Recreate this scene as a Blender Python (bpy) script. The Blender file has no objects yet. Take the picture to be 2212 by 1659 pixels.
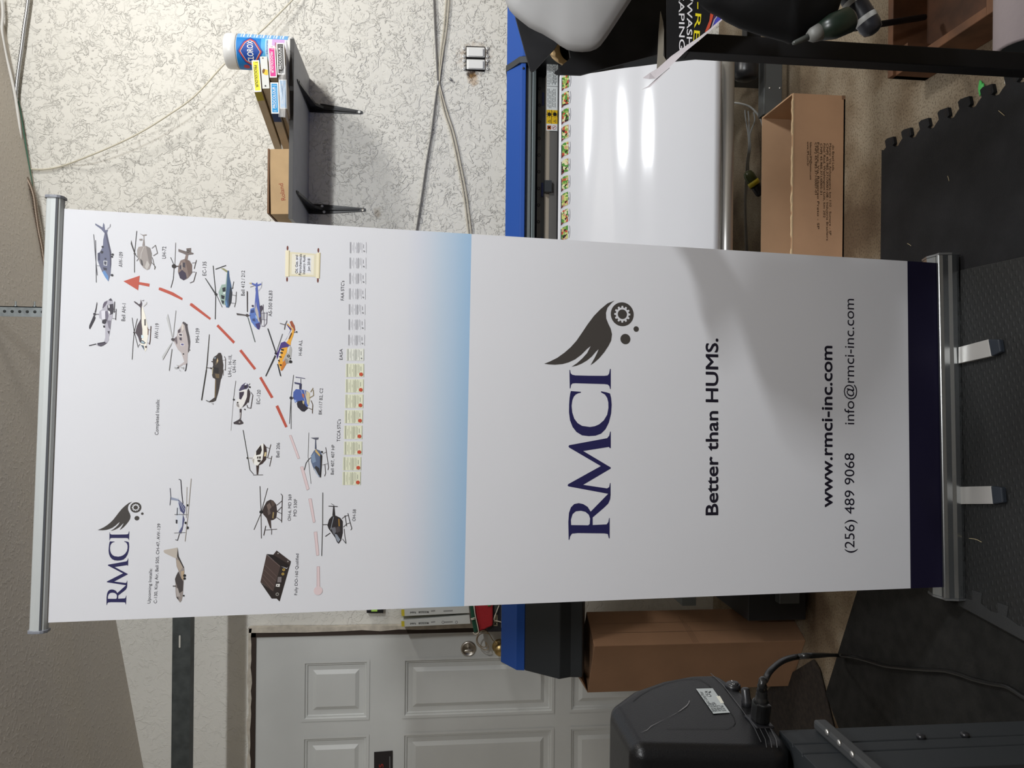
import bpy, bmesh, math, random
from mathutils import Vector, Matrix
from mathutils.geometry import tessellate_polygon
random.seed(7)
S = bpy.context.scene
COL = S.collection
# ---------------------------------------------------------------- camera (phone held sideways: picture-left is up)
FPX, CAMH, PIT, ROLL = 1660.0, 1.35, math.radians(6), 0.010
CAM = Vector((0, 0, CAMH))
FW = Vector((0, math.cos(PIT), -math.sin(PIT)))
R0 = Vector((1, 0, 0)); U0 = Vector((0, math.sin(PIT), math.cos(PIT)))
RT = R0*math.cos(ROLL)+U0*math.sin(ROLL); UP = U0*math.cos(ROLL)-R0*math.sin(ROLL)
cd = bpy.data.cameras.new('camera'); cam = bpy.data.objects.new('camera', cd); COL.objects.link(cam)
cd.sensor_fit = 'HORIZONTAL'; cd.sensor_width = 36; cd.lens = 36*FPX/2212; cd.clip_start = 0.02
cam.matrix_world = Matrix((((-UP).x, RT.x, (-FW).x, CAM.x), ((-UP).y, RT.y, (-FW).y, CAM.y), ((-UP).z, RT.z, (-FW).z, CAM.z), (0, 0, 0, 1)))
S.camera = cam
# ---------------------------------------------------------------- world, lamps, exposure
w = bpy.data.worlds.new('world'); S.world = w; w.use_nodes = True
w.node_tree.nodes['Background'].inputs[0].default_value = (0.85, 0.9, 1, 1)
w.node_tree.nodes['Background'].inputs[1].default_value = 0.07
def area(name, loc, target, sx, sy, watts, col=(1, .97, .92)):
    l = bpy.data.lights.new(name, 'AREA'); l.shape = 'RECTANGLE'; l.size = sx; l.size_y = sy; l.energy = watts; l.color = col
    o = bpy.data.objects.new(name, l); COL.objects.link(o); o.location = loc
    o.rotation_euler = (Vector(target)-Vector(loc)).to_track_quat('-Z', 'Y').to_euler(); return o
area('lamp_tube', (.50, -.62, 2.88), (-.15, 2.4, .6), .34, .10, 30, (.97, .985, 1))
area('lamp_tube', (.62, -.90, 2.88), (-.1, 2.4, .6), .34, .10, 18, (.97, .985, 1))
LC = Vector((2.03, -.1, 2.80))
area('lamp_panel', LC, LC+Vector((-.5, 1, -.75)), .34, .05, 60, (.95, .98, 1))
area('ceiling_lamp', (2.3, 2.05, 2.95), (1.2, 3.3, .9), .5, .25, 34, (1, .98, .94))
S.view_settings.view_transform = 'Standard'; S.view_settings.look = 'None'; S.view_settings.gamma = 1
S.view_settings.use_curve_mapping = False; S.view_settings.exposure = -0.25
# ---------------------------------------------------------------- pixel to place
def ray(px, py): return FW*FPX+RT*(829.5-py)-UP*(px-1106)
def at(px, py, Y): d = ray(px, py); return CAM+d*(Y/d.y)
def atz(px, py, z): d = ray(px, py); return CAM+d*((z-CAMH)/d.z)
def atx(px, py, x): d = ray(px, py); return CAM+d*(x/d.x)
# ---------------------------------------------------------------- colours and materials
def s2l(c): c /= 255.0; return c/12.92 if c <= .04045 else ((c+.055)/1.055)**2.4
def hx(h): h = h if len(h) == 6 else ''.join(a+a for a in h); return tuple(s2l(int(h[i:i+2], 16)) for i in (0, 2, 4))
MATS = {}
def mat(name, rgb, rough=.6, metal=0, spec=.5, bump=0, bscale=60, var=0, vscale=8, var2=None, alpha=1, trans=0, coat=0, detail=4):
    if name in MATS: return MATS[name]
    m = bpy.data.materials.new(name); m.use_nodes = True; nt = m.node_tree; b = nt.nodes['Principled BSDF']
    b.inputs['Base Color'].default_value = (*rgb, 1); b.inputs['Roughness'].default_value = rough
    b.inputs['Metallic'].default_value = metal; b.inputs['Specular IOR Level'].default_value = spec
    b.inputs['Alpha'].default_value = alpha; b.inputs['Transmission Weight'].default_value = trans; b.inputs['Coat Weight'].default_value = coat
    tc = nt.nodes.new('ShaderNodeTexCoord')
    if var or var2:
        n = nt.nodes.new('ShaderNodeTexNoise'); n.inputs['Scale'].default_value = vscale; n.inputs['Detail'].default_value = 6
        nt.links.new(tc.outputs['Object'], n.inputs['Vector'])
        r = nt.nodes.new('ShaderNodeValToRGB'); r.color_ramp.elements[0].position = .35; r.color_ramp.elements[1].position = .65
        a = tuple(max(0, c*(1-var)) for c in rgb); c2 = var2 or tuple(min(1, c*(1+var)) for c in rgb)
        r.color_ramp.elements[0].color = (*a, 1); r.color_ramp.elements[1].color = (*c2, 1)
        nt.links.new(n.outputs['Fac'], r.inputs[0]); nt.links.new(r.outputs[0], b.inputs['Base Color'])
    if bump:
        n = nt.nodes.new('ShaderNodeTexNoise'); n.inputs['Scale'].default_value = bscale; n.inputs['Detail'].default_value = detail
        nt.links.new(tc.outputs['Object'], n.inputs['Vector'])
        bp = nt.nodes.new('ShaderNodeBump'); bp.inputs['Strength'].default_value = bump; bp.inputs['Distance'].default_value = .004
        nt.links.new(n.outputs['Fac'], bp.inputs['Height']); nt.links.new(bp.outputs[0], b.inputs['Normal'])
    MATS[name] = m; return m
def ink(h, k=1.12, rough=.5):
    n = 'ink_'+h+('' if k == 1.12 else '_%d' % int(k*100))
    return mat(n, tuple(min(.92, c*k) for c in hx(h)), rough, spec=.3)
# ---------------------------------------------------------------- surfaces one can draw on
class Plane:
    def __init__(s, O, ex, ey):
        s.O = Vector(O); s.ex = Vector(ex).normalized(); ey = Vector(ey); s.ey = (ey-s.ex*ey.dot(s.ex)).normalized(); s.n = s.ex.cross(s.ey)
    def p3(s, a, b, off=0): return s.O+s.ex*a+s.ey*b+s.n*off
    def pix(s, px, py):
        d = ray(px, py); t = (s.O-CAM).dot(s.n)/d.dot(s.n); q = CAM+d*t-s.O; return (q.dot(s.ex), q.dot(s.ey))
class Cyl:
    def __init__(s, C, r, ang0): s.C = Vector(C); s.r = r; s.a0 = ang0
    def p3(s, a, b, off=0):
        t = s.a0+a/s.r; return s.C+Vector((math.cos(t)*(s.r+off), math.sin(t)*(s.r+off), b))
YP = {}
def yplane(Y):
    if Y not in YP: YP[Y] = Plane((0, Y, 0), (1, 0, 0), (0, 0, 1))
    return YP[Y]
_tc = {}
def glyphs(txt, bold):
    k = (txt, bold)
    if k not in _tc:
        c = bpy.data.curves.new('t', 'FONT'); c.body = txt; c.fill_mode = 'FRONT'; c.offset = bold; c.resolution_u = 4
        o = bpy.data.objects.new('t', c); COL.objects.link(o); bpy.context.view_layer.update()
        me = o.to_mesh(); vs = [(v.co.x, v.co.y) for v in me.vertices]; fs = [tuple(p.vertices) for p in me.polygons]
        o.to_mesh_clear(); bpy.data.objects.remove(o); bpy.data.curves.remove(c)
        x0 = min(v[0] for v in vs); x1 = max(v[0] for v in vs); _tc[k] = (vs, fs, x0, x1)
    return _tc[k]
# ---------------------------------------------------------------- mesh builder
class MB:
    def __init__(s): s.v = []; s.f = []; s.m = []; s.sm = []; s.mats = []; s.lay = 0; s.col = None
    def mi(s, m):
        if m not in s.mats: s.mats.append(m)
        return s.mats.index(m)
    def face(s, pts, m, smooth=False):
        i = len(s.v); s.v += [Vector(p) for p in pts]; s.f.append(tuple(range(i, i+len(pts)))); s.m.append(s.mi(m)); s.sm.append(smooth); return s
    def grid(s, rows, m, smooth=True, closed=False):
        i = len(s.v); n = len(rows[0]); k = s.mi(m)
        for r in rows: s.v += [Vector(p) for p in r]
        for a in range(len(rows)-1):
            for b in range(n if closed else n-1):
                c = (b+1) % n; s.f.append((i+a*n+b, i+a*n+c, i+(a+1)*n+c, i+(a+1)*n+b)); s.m.append(k); s.sm.append(smooth)
        return s
    def hexa(s, lo, hi, m):  # two quads of 4 points
        i = len(s.v); s.v += [Vector(p) for p in lo]+[Vector(p) for p in hi]; k = s.mi(m)
        for f in ((3, 2, 1, 0), (4, 5, 6, 7), (0, 1, 5, 4), (1, 2, 6, 5), (2, 3, 7, 6), (3, 0, 4, 7)):
            s.f.append(tuple(i+j for j in f)); s.m.append(k); s.sm.append(False)
        return s
    def box(s, a, b, m):
        x0, y0, z0 = (min(a[i], b[i]) for i in range(3)); x1, y1, z1 = (max(a[i], b[i]) for i in range(3))
        return s.hexa([(x0, y0, z0), (x1, y0, z0), (x1, y1, z0), (x0, y1, z0)], [(x0, y0, z1), (x1, y0, z1), (x1, y1, z1), (x0, y1, z1)], m)
    def prism(s, pts, vec, m, smooth=False, caps=True):
        pts = [Vector(p) for p in pts]; vec = Vector(vec); n = len(pts); i = len(s.v); k = s.mi(m)
        s.v += pts+[p+vec for p in pts]
        for a in range(n):
            b = (a+1) % n; s.f.append((i+a, i+b, i+n+b, i+n+a)); s.m.append(k); s.sm.append(smooth)
        if caps:
            s.f.append(tuple(range(i+n-1, i-1, -1))); s.f.append(tuple(range(i+n, i+2*n))); s.m += [k, k]; s.sm += [False, False]
        return s
    def tube(s, path, r, m, n=8, sub=4, caps=True):
        P = [Vector(p) for p in path]
        if sub > 1 and len(P) > 2:
            Q = []
            for a in range(len(P)-1):
                p0 = P[max(a-1, 0)]; p1 = P[a]; p2 = P[a+1]; p3 = P[min(a+2, len(P)-1)]
                for j in range(sub):
                    t = j/sub; Q.append(.5*((2*p1)+(p2-p0)*t+(2*p0-5*p1+4*p2-p3)*t*t+(3*p1-p0-3*p2+p3)*t**3))
            P = Q+[P[-1]]
        rows = []; ref = None
        for a, p in enumerate(P):
            d = (P[min(a+1, len(P)-1)]-P[max(a-1, 0)]).normalized()
            if ref is None: ref = d.orthogonal().normalized()
            ref = (ref-d*ref.dot(d)).normalized(); q = d.cross(ref)
            rr = r(a/(len(P)-1), a) if callable(r) else r
            rows.append([p+(ref*math.cos(t)+q*math.sin(t))*rr for t in (2*math.pi*j/n for j in range(n))])
        s.grid(rows, m, True, True)
        if caps: s.face(rows[0][::-1], m); s.face(rows[-1], m)
        return s
    def lathe(s, C, ax, prof, m, n=32, caps=True):
        C = Vector(C); ax = Vector(ax).normalized(); u = ax.orthogonal().normalized(); q = ax.cross(u)
        rows = [[C+ax*h+(u*math.cos(t)+q*math.sin(t))*r for t in (2*math.pi*j/n for j in range(n))] for r, h in prof]
        s.grid(rows, m, True, True)
        if caps: s.face(rows[0][::-1], m); s.face(rows[-1], m)
        return s
    def pillow(s, C, ring, depth, m, seed=0, wob=0.0, n=5):  # ring of 3D points, puffed along the vector depth
        C = Vector(C); ring = [Vector(p) for p in ring]; dv = Vector(depth); rnd = random.Random(seed); ph = [rnd.random()*6 for _ in range(4)]
        for sg in (1, -1):
            rows = []
            for t in [1, .96, .88, .75, .55, .3, .08]:
                h = math.sqrt(max(0, 1-t*t))
                rows.append([C+(p-C)*t+dv*sg*h*(1+wob*math.sin(j*.9+ph[0]+t*7)*math.sin(j*.37+ph[1])) for j, p in enumerate(ring)])
            s.grid(rows if sg > 0 else [r[::-1] for r in rows], m, True, True); s.face(rows[-1] if sg > 0 else rows[-1][::-1], m, True)
        return s
    # --- drawing on a surface, coordinates (a,b) in metres
    def poly(s, surf, loops, m, off, maxl=0):
        loops = loops if isinstance(loops[0][0], (tuple, list)) else [loops]
        flat = [p for l in loops for p in l]; k = s.mi(m); i0 = len(s.v)
        tris = [tuple(flat[j] for j in t) for t in tessellate_polygon([[Vector((p[0], p[1], 0)) for p in l] for l in loops])]
        while maxl and tris:
            out = []; ch = False
            for t in tris:
                e = [math.dist(t[j], t[(j+1) % 3]) for j in range(3)]; j = e.index(max(e))
                if e[j] > maxl:
                    a, b, c = t[j], t[(j+1) % 3], t[(j+2) % 3]; mid = ((a[0]+b[0])/2, (a[1]+b[1])/2); out += [(a, mid, c), (mid, b, c)]; ch = True
                else: out.append(t)
            tris = out
            if not ch: break
        for t in tris:
            ar = (t[1][0]-t[0][0])*(t[2][1]-t[0][1])-(t[2][0]-t[0][0])*(t[1][1]-t[0][1])
            if ar < 0: t = t[::-1]
            i = len(s.v); s.v += [surf.p3(p[0], p[1], off) for p in t]; s.f.append((i, i+1, i+2)); s.m.append(k); s.sm.append(False)
        return s
    def ppix(s, surf, pts, m, off): return s.poly(surf, [surf.pix(*p) for p in pts], m, off)
    def line(s, surf, pts, wd, m, off):
        for a, b in zip(pts[:-1], pts[1:]):
            d = math.dist(a, b)
            if d < 1e-9: continue
            nx, ny = -(b[1]-a[1])/d*wd/2, (b[0]-a[0])/d*wd/2
            s.poly(surf, [(a[0]+nx, a[1]+ny), (b[0]+nx, b[1]+ny), (b[0]-nx, b[1]-ny), (a[0]-nx, a[1]-ny)], m, off)
        return s
    def disc(s, surf, c, rx, m, off, ry=None, n=20, maxl=0):
        ry = ry or rx; return s.poly(surf, [(c[0]+rx*math.cos(2*math.pi*j/n), c[1]+ry*math.sin(2*math.pi*j/n)) for j in range(n)], m, off, maxl)
    def text(s, surf, txt, a, b, cap, m, off, bold=0.0, maxl=0):
        if bold > 0:
            for j in range(8): r_ = bold*cap*1.35; c_ = (math.cos(j*.7854)*r_, math.sin(j*.7854)*r_); s.text(surf, txt, (a[0]+c_[0], a[1]+c_[1]), (b[0]+c_[0], b[1]+c_[1]), cap, m, off+j*.00004, 0.0, maxl)
            return s
        vs, fs, x0, x1 = glyphs(txt, 0.0); H = glyphs('H', 0.0); ch = max(v[1] for v in H[0])
        dx, dy = b[0]-a[0], b[1]-a[1]; L = math.hypot(dx, dy); ux, uy = dx/L, dy/L; k = s.mi(m)
        q = [(a[0]+ux*(x-x0)/(x1-x0)*L-uy*y/ch*cap, a[1]+uy*(x-x0)/(x1-x0)*L+ux*y/ch*cap) for x, y in vs]
        if maxl:
            for f in fs: s.poly(surf, [q[j] for j in f], m, off, maxl)
            return s
        i = len(s.v); s.v += [surf.p3(x, y, off) for x, y in q]
        for f in fs: s.f.append(tuple(i+j for j in f)); s.m.append(k); s.sm.append(False)
        return s
    def tpx(s, surf, txt, p0, p1, cap_px, m, off, bold=0.0):
        a = surf.pix(*p0); b = surf.pix(*p1); return s.text(surf, txt, a, b, cap_px*math.dist(a, b)/math.dist(p0, p1), m, off, bold)
    def build(s, name, parent=None, bevel=0, seg=2, weld=True, recalc=True):
        me = bpy.data.meshes.new(name)
        if parent is None:
            xs = [c.x for c in s.v]; ys = [c.y for c in s.v]; zs = [c.z for c in s.v]
            O = Vector(((min(xs)+max(xs))/2, (min(ys)+max(ys))/2, min(zs)))
        else: O = Vector(parent['_o'])
        me.from_pydata([tuple(c-O) for c in s.v], [], s.f)
        for m in s.mats: me.materials.append(m)
        me.polygons.foreach_set('material_index', s.m); me.polygons.foreach_set('use_smooth', s.sm)
        if weld or recalc:
            bm = bmesh.new(); bm.from_mesh(me)
            if weld: bmesh.ops.remove_doubles(bm, verts=bm.verts, dist=1e-6)
            if recalc: bmesh.ops.recalc_face_normals(bm, faces=bm.faces)
            bm.to_mesh(me); bm.free()
        o = bpy.data.objects.new(name, me); COL.objects.link(o); o['_o'] = tuple(O)
        if parent is None: o.location = O
        else: o.parent = parent
        if bevel:
            b = o.modifiers.new('bevel', 'BEVEL'); b.width = bevel; b.segments = seg; b.limit_method = 'ANGLE'; b.angle_limit = math.radians(40)
        return o
def tag(o, label=None, cat=None, group=None, kind=None):
    for k, v in (('label', label), ('category', cat), ('group', group), ('kind', kind)):
        if v: o[k] = v
    return o
def thing(name, loc, label, cat, group=None):
    o = bpy.data.objects.new(name, None); COL.objects.link(o); o.location = Vector(loc); o['_o'] = tuple(loc); o.empty_display_size = .05
    return tag(o, label, cat, group)
def struct(o): o['kind'] = 'structure'; return o
WY = 3.55
# ================================================================ setting
def wall_material(name, base, fine):
    m = bpy.data.materials.new(name); m.use_nodes = True; nt = m.node_tree; N = nt.nodes; Lk = nt.links.new; b = N['Principled BSDF']
    b.inputs['Roughness'].default_value = .7; b.inputs['Specular IOR Level'].default_value = .25
    tc = N.new('ShaderNodeTexCoord')
    geo = N.new('ShaderNodeNewGeometry')
    def noise(sc, det, dist=0, rough=.5):
        n = N.new('ShaderNodeTexNoise'); n.inputs['Scale'].default_value = sc; n.inputs['Detail'].default_value = det
        n.inputs['Distortion'].default_value = dist; n.inputs['Roughness'].default_value = rough; Lk(geo.outputs['Position'], n.inputs['Vector']); return n
    def ramp(src, p0, p1, c0=(0, 0, 0, 1), c1=(1, 1, 1, 1)):
        r = N.new('ShaderNodeValToRGB'); r.color_ramp.elements[0].position = p0; r.color_ramp.elements[1].position = p1
        r.color_ramp.elements[0].color = c0; r.color_ramp.elements[1].color = c1; Lk(src, r.inputs[0]); return r
    def mth(op, a, bb):
        x = N.new('ShaderNodeMath'); x.operation = op
        for i, q in enumerate((a, bb)):
            if hasattr(q, 'links'): Lk(q, x.inputs[i])
            else: x.inputs[i].default_value = q
        return x.outputs[0]
    if fine:
        n1 = noise(70, 3); h = ramp(n1.outputs[0], .5, .7).outputs[0]; strength, dist = .35, .003
    else:
        n1 = noise(24, 4, .9, .58); r1 = ramp(n1.outputs[0], .525, .578)
        n2 = noise(48, 3, .7, .6); r2 = ramp(n2.outputs[0], .565, .62)
        hh = mth('MAXIMUM', r1.outputs[0], mth('MULTIPLY', r2.outputs[0], .8))
        sx = N.new('ShaderNodeSeparateXYZ'); Lk(geo.outputs['Position'], sx.inputs[0])
        mr = N.new('ShaderNodeMapRange'); mr.inputs[1].default_value = -1.2; mr.inputs[2].default_value = -.2; mr.inputs[3].default_value = .25; mr.inputs[4].default_value = 1
        Lk(sx.outputs[0], mr.inputs[0]); nm_ = noise(11, 3); h = mth('MULTIPLY', mth('MULTIPLY', hh, mr.outputs[0]), ramp(nm_.outputs[0], .40, .60, (.35, .35, .35, 1)).outputs[0]); strength, dist = 1.0, .0042
    bp = N.new('ShaderNodeBump'); bp.inputs['Strength'].default_value = strength; bp.inputs['Distance'].default_value = dist
    Lk(h, bp.inputs['Height']); Lk(bp.outputs[0], b.inputs['Normal'])
    n3 = noise(1.7, 5); cr = ramp(n3.outputs[0], .3, .7, (*[c*.93 for c in base], 1), (*base, 1)); colr = cr.outputs[0]
    if not fine:
        def stain(pt, rx, rz, col, amt, nsc):
            nonlocal colr
            mp = N.new('ShaderNodeMapping'); mp.vector_type = 'TEXTURE'; mp.inputs['Location'].default_value = (pt.x, pt.y, pt.z); mp.inputs['Scale'].default_value = (rx, 1, rz)
            Lk(geo.outputs['Position'], mp.inputs['Vector']); ln = N.new('ShaderNodeVectorMath'); ln.operation = 'LENGTH'; Lk(mp.outputs[0], ln.inputs[0])
            nn = noise(nsc, 5, .3); d = mth('ADD', ln.outputs['Value'], mth('MULTIPLY', mth('SUBTRACT', nn.outputs[0], .5), 1.7))
            mk = ramp(d, .45, 1.0, (amt, amt, amt, 1), (0, 0, 0, 1)); mx = N.new('ShaderNodeMix'); mx.data_type = 'RGBA'
            Lk(mk.outputs[0], mx.inputs[0]); Lk(colr, mx.inputs[6]); mx.inputs[7].default_value = (*col, 1); colr = mx.outputs[2]
        stain(at(1026, 125, WY), .085, .085, (.35, .24, .15), .55, 45)
        stain(at(1018, 160, WY), .028, .030, (.06, .035, .02), .95, 60)
        stain(at(1022, 172, WY), .035, .03, (.45, .25, .08), .5, 90)
        stain(at(815, 460, WY), .03, .02, (.30, .24, .17), .6, 60)
    Lk(colr, b.inputs['Base Color']); return m
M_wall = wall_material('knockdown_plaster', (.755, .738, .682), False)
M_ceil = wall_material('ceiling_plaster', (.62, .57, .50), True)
zc_r, zc_l = at(0, 0, WY), at(310, 1659, WY)
KC = (zc_r.z-zc_l.z)/(zc_r.x-zc_l.x)
def ceil_z(x): return zc_l.z+KC*(x-zc_l.x)
XL, XR, YB = -3.2, 3.4, -2.6
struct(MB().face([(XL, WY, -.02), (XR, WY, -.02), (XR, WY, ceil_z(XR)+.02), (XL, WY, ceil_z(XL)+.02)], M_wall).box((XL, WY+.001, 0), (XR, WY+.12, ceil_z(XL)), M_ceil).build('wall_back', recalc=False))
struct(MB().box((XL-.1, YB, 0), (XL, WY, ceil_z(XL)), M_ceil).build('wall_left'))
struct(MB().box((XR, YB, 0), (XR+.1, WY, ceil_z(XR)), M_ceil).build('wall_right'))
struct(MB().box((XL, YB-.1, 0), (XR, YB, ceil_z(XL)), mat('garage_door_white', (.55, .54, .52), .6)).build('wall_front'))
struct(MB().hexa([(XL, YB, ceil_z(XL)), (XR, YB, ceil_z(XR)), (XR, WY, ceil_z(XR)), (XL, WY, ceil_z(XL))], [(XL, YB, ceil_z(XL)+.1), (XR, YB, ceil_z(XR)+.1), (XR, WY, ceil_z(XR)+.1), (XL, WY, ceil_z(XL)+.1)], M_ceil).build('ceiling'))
def floor_material():
    m = bpy.data.materials.new('stained_concrete'); m.use_nodes = True; nt = m.node_tree; N = nt.nodes; Lk = nt.links.new; b = N['Principled BSDF']
    g = N.new('ShaderNodeNewGeometry')
    def noise(sc, det):
        n = N.new('ShaderNodeTexNoise'); n.inputs['Scale'].default_value = sc; n.inputs['Detail'].default_value = det; Lk(g.outputs['Position'], n.inputs['Vector']); return n
    r = N.new('ShaderNodeValToRGB'); e = r.color_ramp.elements; e[0].position = .36; e[0].color = (.10, .065, .036, 1); e[1].position = .60; e[1].color = (.30, .25, .18, 1)
    x = e.new(.48); x.color = (.20, .15, .095, 1); Lk(noise(3.2, 7).outputs[0], r.inputs[0])
    r2 = N.new('ShaderNodeValToRGB'); r2.color_ramp.elements[0].position = .38; r2.color_ramp.elements[0].color = (.5, .45, .42, 1); r2.color_ramp.elements[1].position = .50; r2.color_ramp.elements[1].color = (1, 1, 1, 1)
    Lk(noise(170, 3).outputs[0], r2.inputs[0]); mx = N.new('ShaderNodeMix'); mx.data_type = 'RGBA'; mx.blend_type = 'MULTIPLY'; mx.inputs[0].default_value = .8
    Lk(r.outputs[0], mx.inputs[6]); Lk(r2.outputs[0], mx.inputs[7]); Lk(mx.outputs[2], b.inputs['Base Color']); b.inputs['Roughness'].default_value = .75
    bp = N.new('ShaderNodeBump'); bp.inputs['Strength'].default_value = .4; bp.inputs['Distance'].default_value = .003; Lk(noise(120, 4).outputs[0], bp.inputs['Height']); Lk(bp.outputs[0], b.inputs['Normal']); return m
struct(MB().box((XL, YB, -.1), (XR, WY+.12, 0), floor_material()).build('floor'))
# ---------------------------------------------------------------- door
M_door = mat('door_paint', (.63, .64, .62), .45, bump=.04, bscale=40, var=.04, vscale=3)
M_frame = mat('door_edge_dark', (.035, .022, .016), .7)
M_jamb = mat('jamb_paint', (.55, .50, .42), .7, var=.15, vscale=30)
DZ0 = .10; dTR = at(556, 1372, WY); dx1 = dTR.x; dx0 = dx1-.84; dz1 = dTR.z
door = thing('door_1', ((dx0+dx1)/2, WY, DZ0), None, None); struct(door)
d = MB(); YF = WY-.022
d.box((dx0, YF+.012, DZ0), (dx1, WY-.002, dz1), M_door)
# stiles, rails and raised panels
cx = [dx0, dx0+.115, dx0+.385, dx0+.455, dx0+.725, dx1]
tops = [at(655, 1500, WY).z, at(798, 1500, WY).z, at(870, 1500, WY).z, at(1195, 1500, WY).z, at(1228, 1500, WY).z, .30]
zz = [dz1]+tops+[DZ0]
for a, b in ((0, 1), (2, 3), (4, 5)): d.box((cx[a], YF, DZ0), (cx[b], YF+.014, dz1), M_door)
for a in (0, 2, 4, 6):
    for c1_, c2_ in ((1, 2), (3, 4)): d.box((cx[c1_], YF, zz[a+1]), (cx[c2_], YF+.014, zz[a]), M_door)
d.build('door_leaf', door, weld=False)
for xa, xb in ((cx[1], cx[2]), (cx[3], cx[4])):
    for zt, zb_ in ((tops[0], tops[1]), (tops[2], tops[3]), (tops[4], tops[5])):
        p = MB()
        def fr(i, y): return [(xa+i, y, zb_+i), (xb-i, y, zb_+i), (xb-i, y, zt-i), (xa+i, y, zt-i)]
        rows = [fr(-.002, YF-.003), fr(.010, YF-.003), fr(.014, YF+.004), fr(.020, YF+.004), fr(.024, YF+.010), fr(.045, YF+.010), fr(.062, YF+.001)]
        p.grid([r+[r[0]] for r in rows], M_door, False); p.face(rows[-1], M_door); p.build('door_panel', door)
f = MB(); f.box((dx1, WY-.03, 0), (dx1+.020, WY, dz1+.02), M_frame).box((dx0-.02, WY-.03, dz1), (dx1+.02, WY, dz1+.022), M_frame); f.build('door_gap', door)
f = MB(); rg = random.Random(3)
def ragged(p0, p1, wd, m, n=26):
    a = []; b = []
    for i in range(n+1):
        q = Vector(p0).lerp(Vector(p1), i/n); side = Vector((0, 0, 1)) if abs(p1[0]-p0[0]) > .3 else Vector((1, 0, 0))
        a.append(q+side*rg.uniform(-.004, .004)); b.append(q+side*(wd+rg.uniform(-.004, .004)))
    f.grid([a, b], m, False); f.grid([[p+Vector((0, .03, 0)) for p in b], b], m, False)
ragged((dx1+.018, WY-.032, 0), (dx1+.018, WY-.032, dz1+.03), .022, M_jamb); ragged((dx0-.02, WY-.032, dz1+.018), (dx1+.04, WY-.032, dz1+.018), .014, M_jamb)
f.build('door_jamb', door)
M_nick = mat('brushed_nickel', (.62, .58, .52), .3, 1); M_brass = mat('old_brass', (.55, .40, .18), .35, 1)
k = at(1012, 1401, YF); db = MB(); db.lathe((k.x, YF+.004, k.z), (0, -1, 0), [(.036, 0), (.036, .006), (.031, .012), (.029, .012), (.027, .009), (.001, .009)], M_nick, 32, False)
dbo = db.build('deadbolt', door); tag(dbo, 'brushed nickel deadbolt with an oval thumb turn')
th = MB(); th.lathe((k.x, YF-.006, k.z), (0, -1, 0), [(.006, 0), (.006, .012)], M_nick, 12); th.pillow((k.x-.004, YF-.02, k.z), [(k.x-.004+.007*math.cos(t), YF-.02, k.z+.022*math.sin(t)) for t in (i*math.pi/8 for i in range(16))], (0, .004, 0), M_nick)
th.build('thumb_turn', dbo)
k = at(1079, 1396, YF); db = MB(); db.lathe((k.x, YF+.004, k.z), (0, -1, 0), [(.034, 0), (.034, .005), (.026, .010), (.013, .014), (.012, .035), (.025, .042), (.029, .055), (.024, .066), (.004, .070)], M_brass); tag(db.build('door_knob', door), 'brass door knob half hidden by the printer')
# ---------------------------------------------------------------- black sticker card on the door
q = [at(808, 1625, YF-.004), at(848, 1622, YF-.004), at(848, 1690, YF-.004), at(808, 1692, YF-.004)]
st = MB(); st.prism(q, (0, .003, 0), mat('black_card', (.018, .015, .016), .4)); sp = yplane(YF-.0045)
st.tpx(sp, '5', (828, 1658), (828, 1650), 9, ink('a03028'), .0003).line(sp, [sp.pix(842, 1688), sp.pix(842, 1634)], .005, ink('666666'), .0003)
tag(st.build('door_sign', weld=False), 'black card with red print stuck on the white door', 'sign')
# ---------------------------------------------------------------- cables on the wall
def cable(name, pts, r, m, label, cat='cable', group=None, ribs=0, Y=WY-.012):
    P = [at(p[0], p[1], p[2] if len(p) > 2 else Y) for p in pts]; b = MB()
    if ribs: b.tube(P, (lambda t, i: r*(1 if i % 2 else .72)), m, 10, ribs)
    else: b.tube(P, r, m, 8, 5)
    return tag(b.build(name), label, cat, group)
M_cream = mat('cream_cable', (.62, .58, .46), .5); M_gcab = mat('grey_cable', (.13, .125, .12), .5); M_bei = mat('beige_cable', (.50, .46, .37), .5)
M_steel = mat('conduit_steel', (.45, .46, .47), .35, .9); M_bron = mat('conduit_bronze', (.22, .17, .13), .4, .7)
cable('cable', [(-14, 330), (0, 337), (20, 350), (45, 362), (80, 366), (110, 364), (145, 355), (185, 340, 3.50), (240, 317, 3.48), (300, 288, 3.47), (360, 251, 3.46), (420, 208, 3.46), (480, 143, 3.46), (520, 105, 3.47), (570, 62, 3.49), (632, 0, 3.51), (660, -28, 3.53)], .0036, M_cream, 'cream cable sagging diagonally across the textured wall above the shelf')
cable('cable', [(937, -12), (940, 60), (943, 120), (946, 178), (944, 195), (940, 225), (932, 290), (922, 350), (912, 420), (895, 530)], .0044, M_gcab, 'dark grey cable running down the wall left of the light switches')
tw = thing('twin_cable', at(948, 180, WY-.012), 'pair of beige cables side by side, crossing the dark grey cable under a clip', 'cable')
for k_, o_ in ((0, -3), (1, 3)):
    P = [(968+o_, -12), (962+o_, 60), (955+o_*.8, 110), (949+o_*.4, 165), (949+o_*.4, 185), (962+o_, 240), (978+o_, 290), (993+o_, 360), (1006+o_, 430), (1019+o_, 540)]
    MB().tube([at(a, b, WY-.010-.001*k_) for a, b in P], .0034, M_bei, 8, 5).build('strand', tw)
cl = at(946, 180, WY-.012); MB().tube([cl+Vector((-.012, .01, -.003)), cl+Vector((-.006, -.008, 0)), cl+Vector((.006, -.008, 0)), cl+Vector((.010, .01, .003))], .003, mat('white_clip', (.8, .8, .78), .4), 6, 3).build('cable_clip', tw)
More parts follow.
